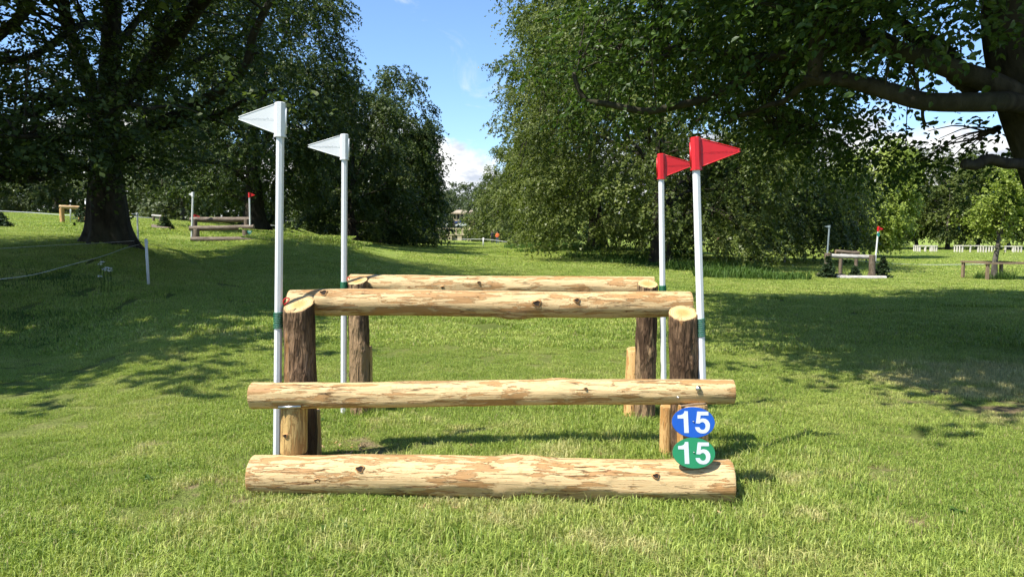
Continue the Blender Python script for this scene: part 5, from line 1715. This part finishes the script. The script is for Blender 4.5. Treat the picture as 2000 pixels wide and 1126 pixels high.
# ------------------------------------------------------------------ grass
def blades(rg, n, half, h, w_, bend=.6, clumpy=.0):
    x = rg.uniform(-half, half, (n, 2))
    hh = h * rg.uniform(.45, 1.25, n) * (1 + .35 * sn(x, int(rg.integers(1e6)), 9.0 / max(half, .1) * .25))
    hh = np.clip(hh, h * .25, None)
    az = rg.uniform(0, 6.283, n)
    ln = rg.uniform(.15, 1.0, n) * bend
    d = np.stack([np.cos(az), np.sin(az), np.zeros(n)], 1)
    sd = np.stack([-np.sin(az + rg.normal(0, .6, n)), np.cos(az), np.zeros(n)], 1)
    w2 = w_ * rg.uniform(.6, 1.3, n)
    b = np.stack([x[:, 0], x[:, 1], np.full(n, -.012)], 1)
    m = b + d * (hh * ln * .35)[:, None] + np.stack([0 * hh, 0 * hh, hh * .62 + .012], 1)
    t = b + d * (hh * ln)[:, None] + np.stack([0 * hh, 0 * hh, hh * (1 - .35 * ln) + .012], 1)
    s1, s2 = sd * w2[:, None] * .5, sd * w2[:, None] * .38
    V = np.stack([b - s1, b + s1, m + s2, m - s2, t], 1).reshape(-1, 3)
    i = np.arange(n)[:, None] * 5
    lr = np.repeat(rg.uniform(0, 1, n), 5)
    return V, i + np.array([[0, 1, 2, 3]]), i + np.array([[3, 2, 4]]), lr


def grass_field(name, label, pts, var, variants, scl):
    """The patches of turf live in the same mesh as the points that carry them; geometry nodes set one patch on every point."""
    rg = np.random.default_rng(len(pts))
    Vs, F4, F3, lr, tv, off = [], [], [], [], [], 0
    for k, (V, a, b, l) in enumerate(variants):
        Vs.append(V)
        F4.append(a + off)
        F3.append(b + off)
        lr.append(l)
        tv.append(np.full(len(V), k))
        off += len(V)
    n = len(pts)
    Vs.append(pts)
    lr.append(np.zeros(n))
    tv.append(np.full(n, -1))
    ex, ey = .4, .4
    gxs = (H(pts[:, 0] + ex, pts[:, 1]) - H(pts[:, 0] - ex, pts[:, 1])) / (2 * ex)
    gys = (H(pts[:, 0], pts[:, 1] + ey) - H(pts[:, 0], pts[:, 1] - ey)) / (2 * ey)
    rot = np.zeros((off + n, 3), np.float32)
    for i in range(n):
        q = Vector((-gxs[i], -gys[i], 1)).to_track_quat('Z', 'Y')
        e = (q.to_matrix() @ __import__('mathutils').Matrix.Rotation(rg.uniform(0, 6.283), 3, 'Z')).to_euler()
        rot[off + i] = e[:]
    pv_ = np.full(off + n, -1, np.int32)
    pv_[off:] = var
    sc_ = np.ones(off + n, np.float32)
    sc_[off:] = scl
    me = make_mesh(name, np.vstack(Vs), [np.vstack(F4), np.vstack(F3)], [M['grass']], None, False,
                   {'lr': ('FLOAT', np.concatenate(lr).astype(np.float32)), 'tv': ('INT', np.concatenate(tv).astype(np.int32)),
                    'pv': ('INT', pv_), 'rot': ('FLOAT_VECTOR', rot), 'scl': ('FLOAT', sc_)})
    o = tag(link(name, me), label, 'grass', kind='stuff')
    ng = bpy.data.node_groups.new('scatter_turf', 'GeometryNodeTree')
    ng.interface.new_socket('Geometry', in_out='INPUT', socket_type='NodeSocketGeometry')
    ng.interface.new_socket('Geometry', in_out='OUTPUT', socket_type='NodeSocketGeometry')
    N_, Lk = ng.nodes.new, ng.links.new
    gi, go = N_('NodeGroupInput'), N_('NodeGroupOutput')

    def named(nm, typ):
        nd = N_('GeometryNodeInputNamedAttribute')
        nd.data_type = typ
        nd.inputs['Name'].default_value = nm
        return nd.outputs['Attribute']

    def sep_eq(k):
        cmp_ = N_('FunctionNodeCompare')
        cmp_.data_type, cmp_.operation = 'INT', 'EQUAL'
        Lk(named('tv', 'INT'), cmp_.inputs[2])
        cmp_.inputs[3].default_value = k
        s = N_('GeometryNodeSeparateGeometry')
        s.domain = 'POINT'
        Lk(gi.outputs[0], s.inputs[0])
        Lk(cmp_.outputs[0], s.inputs[1])
        return s.outputs[0]

    g2i = N_('GeometryNodeGeometryToInstance')
    for k in range(len(variants) - 1, -1, -1):
        Lk(sep_eq(k), g2i.inputs[0])
    iop = N_('GeometryNodeInstanceOnPoints')
    Lk(sep_eq(-1), iop.inputs['Points'])
    Lk(g2i.outputs[0], iop.inputs['Instance'])
    iop.inputs['Pick Instance'].default_value = True
    Lk(named('pv', 'INT'), iop.inputs['Instance Index'])
    e2r = N_('FunctionNodeEulerToRotation')
    Lk(named('rot', 'FLOAT_VECTOR'), e2r.inputs[0])
    Lk(e2r.outputs[0], iop.inputs['Rotation'])
    Lk(named('scl', 'FLOAT'), iop.inputs['Scale'])
    Lk(iop.outputs[0], go.inputs[0])
    md = o.modifiers.new('turf', 'NODES')
    md.node_group = ng
    return o


def field_points(rg, y0, y1, step, spread=.80, extra=1.2, dens=1.0):
    out = []
    y = y0
    while y < y1:
        hw = y * spread + extra
        xs = np.arange(-hw, hw, step)
        out.append(np.stack([xs + rg.uniform(-.5, .5, len(xs)) * step, y + rg.uniform(-.5, .5, len(xs)) * step], 1))
        y += step
    P = np.vstack(out)
    return np.column_stack([P, HG(P[:, 0], P[:, 1])])


rng = np.random.default_rng(900)
# close turf, 45 cm patches
near_v = [blades(rng, 2000, .26, .034, .0040, 1.1) for _ in range(5)] + [blades(rng, 1500, .26, .054, .0045, 1.0)]
P = field_points(rng, 1.6, 11.5, .36)
tuft = sn(P[:, :2], 44, .9) + .5 * sn(P[:, :2], 45, 2.2)
var = np.where(tuft > .75, 5, rng.integers(0, 5, len(P)))
scl = np.clip(1 + .22 * tuft, .55, 1.45) * rng.uniform(.9, 1.12, len(P))
for wx, wy, wr in WORN:
    dd = np.hypot(P[:, 0] - wx, P[:, 1] - wy)
    scl = np.where(dd < wr * 1.0, scl * .42, np.where(dd < wr * 1.7, scl * .75, scl))
grass_field('grass', 'short mown grass in front of and around the log jump', P, var, near_v, scl)
# middle distance, 1.1 m patches
mid_v = [blades(rng, 3600, .62, .060, .011, .9) for _ in range(5)]
P = field_points(rng, 11.2, 34, .85, .76, 2)
grass_field('grass', 'mown grass of the middle distance, half in tree shade', P, rng.integers(0, 5, len(P)), mid_v, rng.uniform(.85, 1.2, len(P)))
# far, 4 m patches
far_v = [blades(rng, 6300, 2.3, .065, .032, 1.0) for _ in range(4)]
P = field_points(rng, 33, 112, 3.0, .76, 4)
grass_field('grass', 'sunlit grass of the far parkland', P, rng.integers(0, 4, len(P)), far_v, rng.uniform(.8, 1.15, len(P)))


# rough unmown grass and weeds under the trees
def rough_patch(label, spots, h, w_, n, seed, mat='weed'):
    rg = np.random.default_rng(seed)
    Vs, F4, F3, lr, off = [], [], [], [], 0
    for (px, py, Y, wx, wy) in spots:
        c = at(px, py, Y)
        V, a, b, l = blades(rg, n, 1.0, h, w_, .8)
        r2 = np.repeat(V.reshape(-1, 5, 3)[:, 0, :2], 5, axis=0)
        sc = np.array([wx, wy])
        base = r2 * sc
        V = V.copy()
        V[:, :2] = (V[:, :2] - r2) + base + c[:2]
        V[:, 2] += np.repeat(H(V.reshape(-1, 5, 3)[:, 0, 0], V.reshape(-1, 5, 3)[:, 0, 1]), 5) - .02
        keep = (r2 ** 2).sum(1) < 1.0
        kb = keep.reshape(-1, 5)[:, 0]
        V = V.reshape(-1, 5, 3)[kb].reshape(-1, 3)
        m = kb.sum()
        i = np.arange(m)[:, None] * 5 + off
        Vs.append(V)
        F4.append(i + np.array([[0, 1, 2, 3]]))
        F3.append(i + np.array([[3, 2, 4]]))
        lr.append(l.reshape(-1, 5)[kb].ravel())
        off += m * 5
    me = make_mesh('tall_grass', np.vstack(Vs), [np.vstack(F4), np.vstack(F3)], [M[mat]], None, False, {'lr': ('FLOAT', np.concatenate(lr).astype(np.float32))})
    return tag(link('tall_grass', me), label, 'tall grass', kind='stuff')


rough_patch('long unmown grass under the broad beech on the right', [(1290, 516, 40, 3.2, 2.6), (1220, 500, 46, 4.0, 2.4), (1120, 486, 56, 4.5, 2.5), (1060, 480, 66, 3.5, 3)], .42, .05, 2600, 31)
rough_patch('long dark grass clump below the weeping beech', [(1470, 540, 29, 2.3, 1.2), (1400, 520, 34, 2.6, 1.5)], .50, .035, 2600, 32)
rough_patch('rough weeds growing on the shaded left bank', [(60, 585, 12.6, 1.5, 1.6), (-40, 570, 12.5, 1.5, 1.5), (150, 530, 16, 1.6, 1.0), (30, 520, 17, 2.0, 1.0)], .11, .014, 1500, 33)
rough_patch('tall grass growing inside the brown timber guard', [(1943, 545, 30, .75, .75)], .40, .02, 900, 34)
rough_patch('tufts along the foot of the base log', [(600, 958, 4.78, .5, .07), (900, 964, 4.74, .6, .07), (1180, 968, 4.72, .5, .07), (1300, 975, 4.66, .3, .06), (1480, 905, 5.2, .22, .18), (840, 890, 5.35, .6, .12), (1100, 890, 5.35, .6, .12)], .105, .0045, 650, 35, 'grass')
rough_patch('taller grass round the feet of the rear posts', [(700, 812, 6.72, .25, .16), (1250, 826, 6.45, .28, .16), (950, 800, 6.9, 1.2, .12)], .095, .005, 600, 36, 'grass')
# white umbels on the bank
fl = Thing('cow_parsley', 'small white flower heads on the shaded bank left of the stake', 'flower', down(at(205, 528, 15.5), 0))
rg = np.random.default_rng(12)
for (px, py) in ((195, 515), (200, 511), (202, 525), (209, 522), (214, 523), (216, 528), (195, 539), (208, 527)):
    p = at(px, py, 15.5)
    g_ = down(p, .02)
    fl.part('stem', tube([g_, (g_ + p) / 2 + [.02, 0, 0], p], .004, 5), M['weed'])
    th = rg.uniform(0, 6.283, 16)
    q = np.sqrt(rg.uniform(0, 1, 16)) * .045
    O = p + np.stack([np.cos(th) * q, np.sin(th) * q, rg.uniform(-.006, .008, 16)], 1)
    fl.part('petal', spray_leaves(rg, O, rg.normal(0, 1, (16, 3)), np.full(16, .004), 3, .022, 0), M['petal'], smooth=False, kind='stuff')
# broad-leaved weeds in the turf
wd_spots = [(1575, 912), (1100, 1010), (620, 820), (900, 1060), (1700, 960), (300, 930), (1880, 1000), (150, 1040), (1500, 1040), (640, 1030)]
rg = np.random.default_rng(13)
O = np.vstack([hit(px, py, .02) + rg.normal(0, .025, (5, 3)) * [1, 1, .1] for px, py in wd_spots])
D = rg.normal(0, 1, (len(O), 3)) * [1, 1, .2]
g = spray_leaves(rg, O, D, np.full(len(O), .05), 5, .035, .1, fold=True, flat=1.6)
tag(link('weeds', make_mesh('weeds', g[0], g[1], [M['weed']], None, False, g[3])), 'low broad-leaved weeds dotted through the mown grass', 'weeds', kind='stuff')
# wood chips left by the builders
rg = np.random.default_rng(14)
chips = []
for k in range(70):
    px, py = (rg.uniform(560, 1500), rg.uniform(840, 1010)) if k > 14 else (rg.uniform(660, 720), rg.uniform(865, 885))
    p = hit(px, py, .028)
    s = rg.uniform(.006, .02)
    a = rg.normal(0, 1, (3, 3))
    q, _ = np.linalg.qr(a)
    chips.append(box(p, (s * 2, s * .8, .003), rg.uniform(0, 6), q))
V, F = join(chips)
me = make_mesh('wood_chips', V, F, [M['peeled']], None, False, {'lc': ('FLOAT_VECTOR', V.astype(np.float32))})
tag(link('wood_chips', me), 'pale wood chips scattered in the grass around the jump', 'wood chips', kind='stuff')
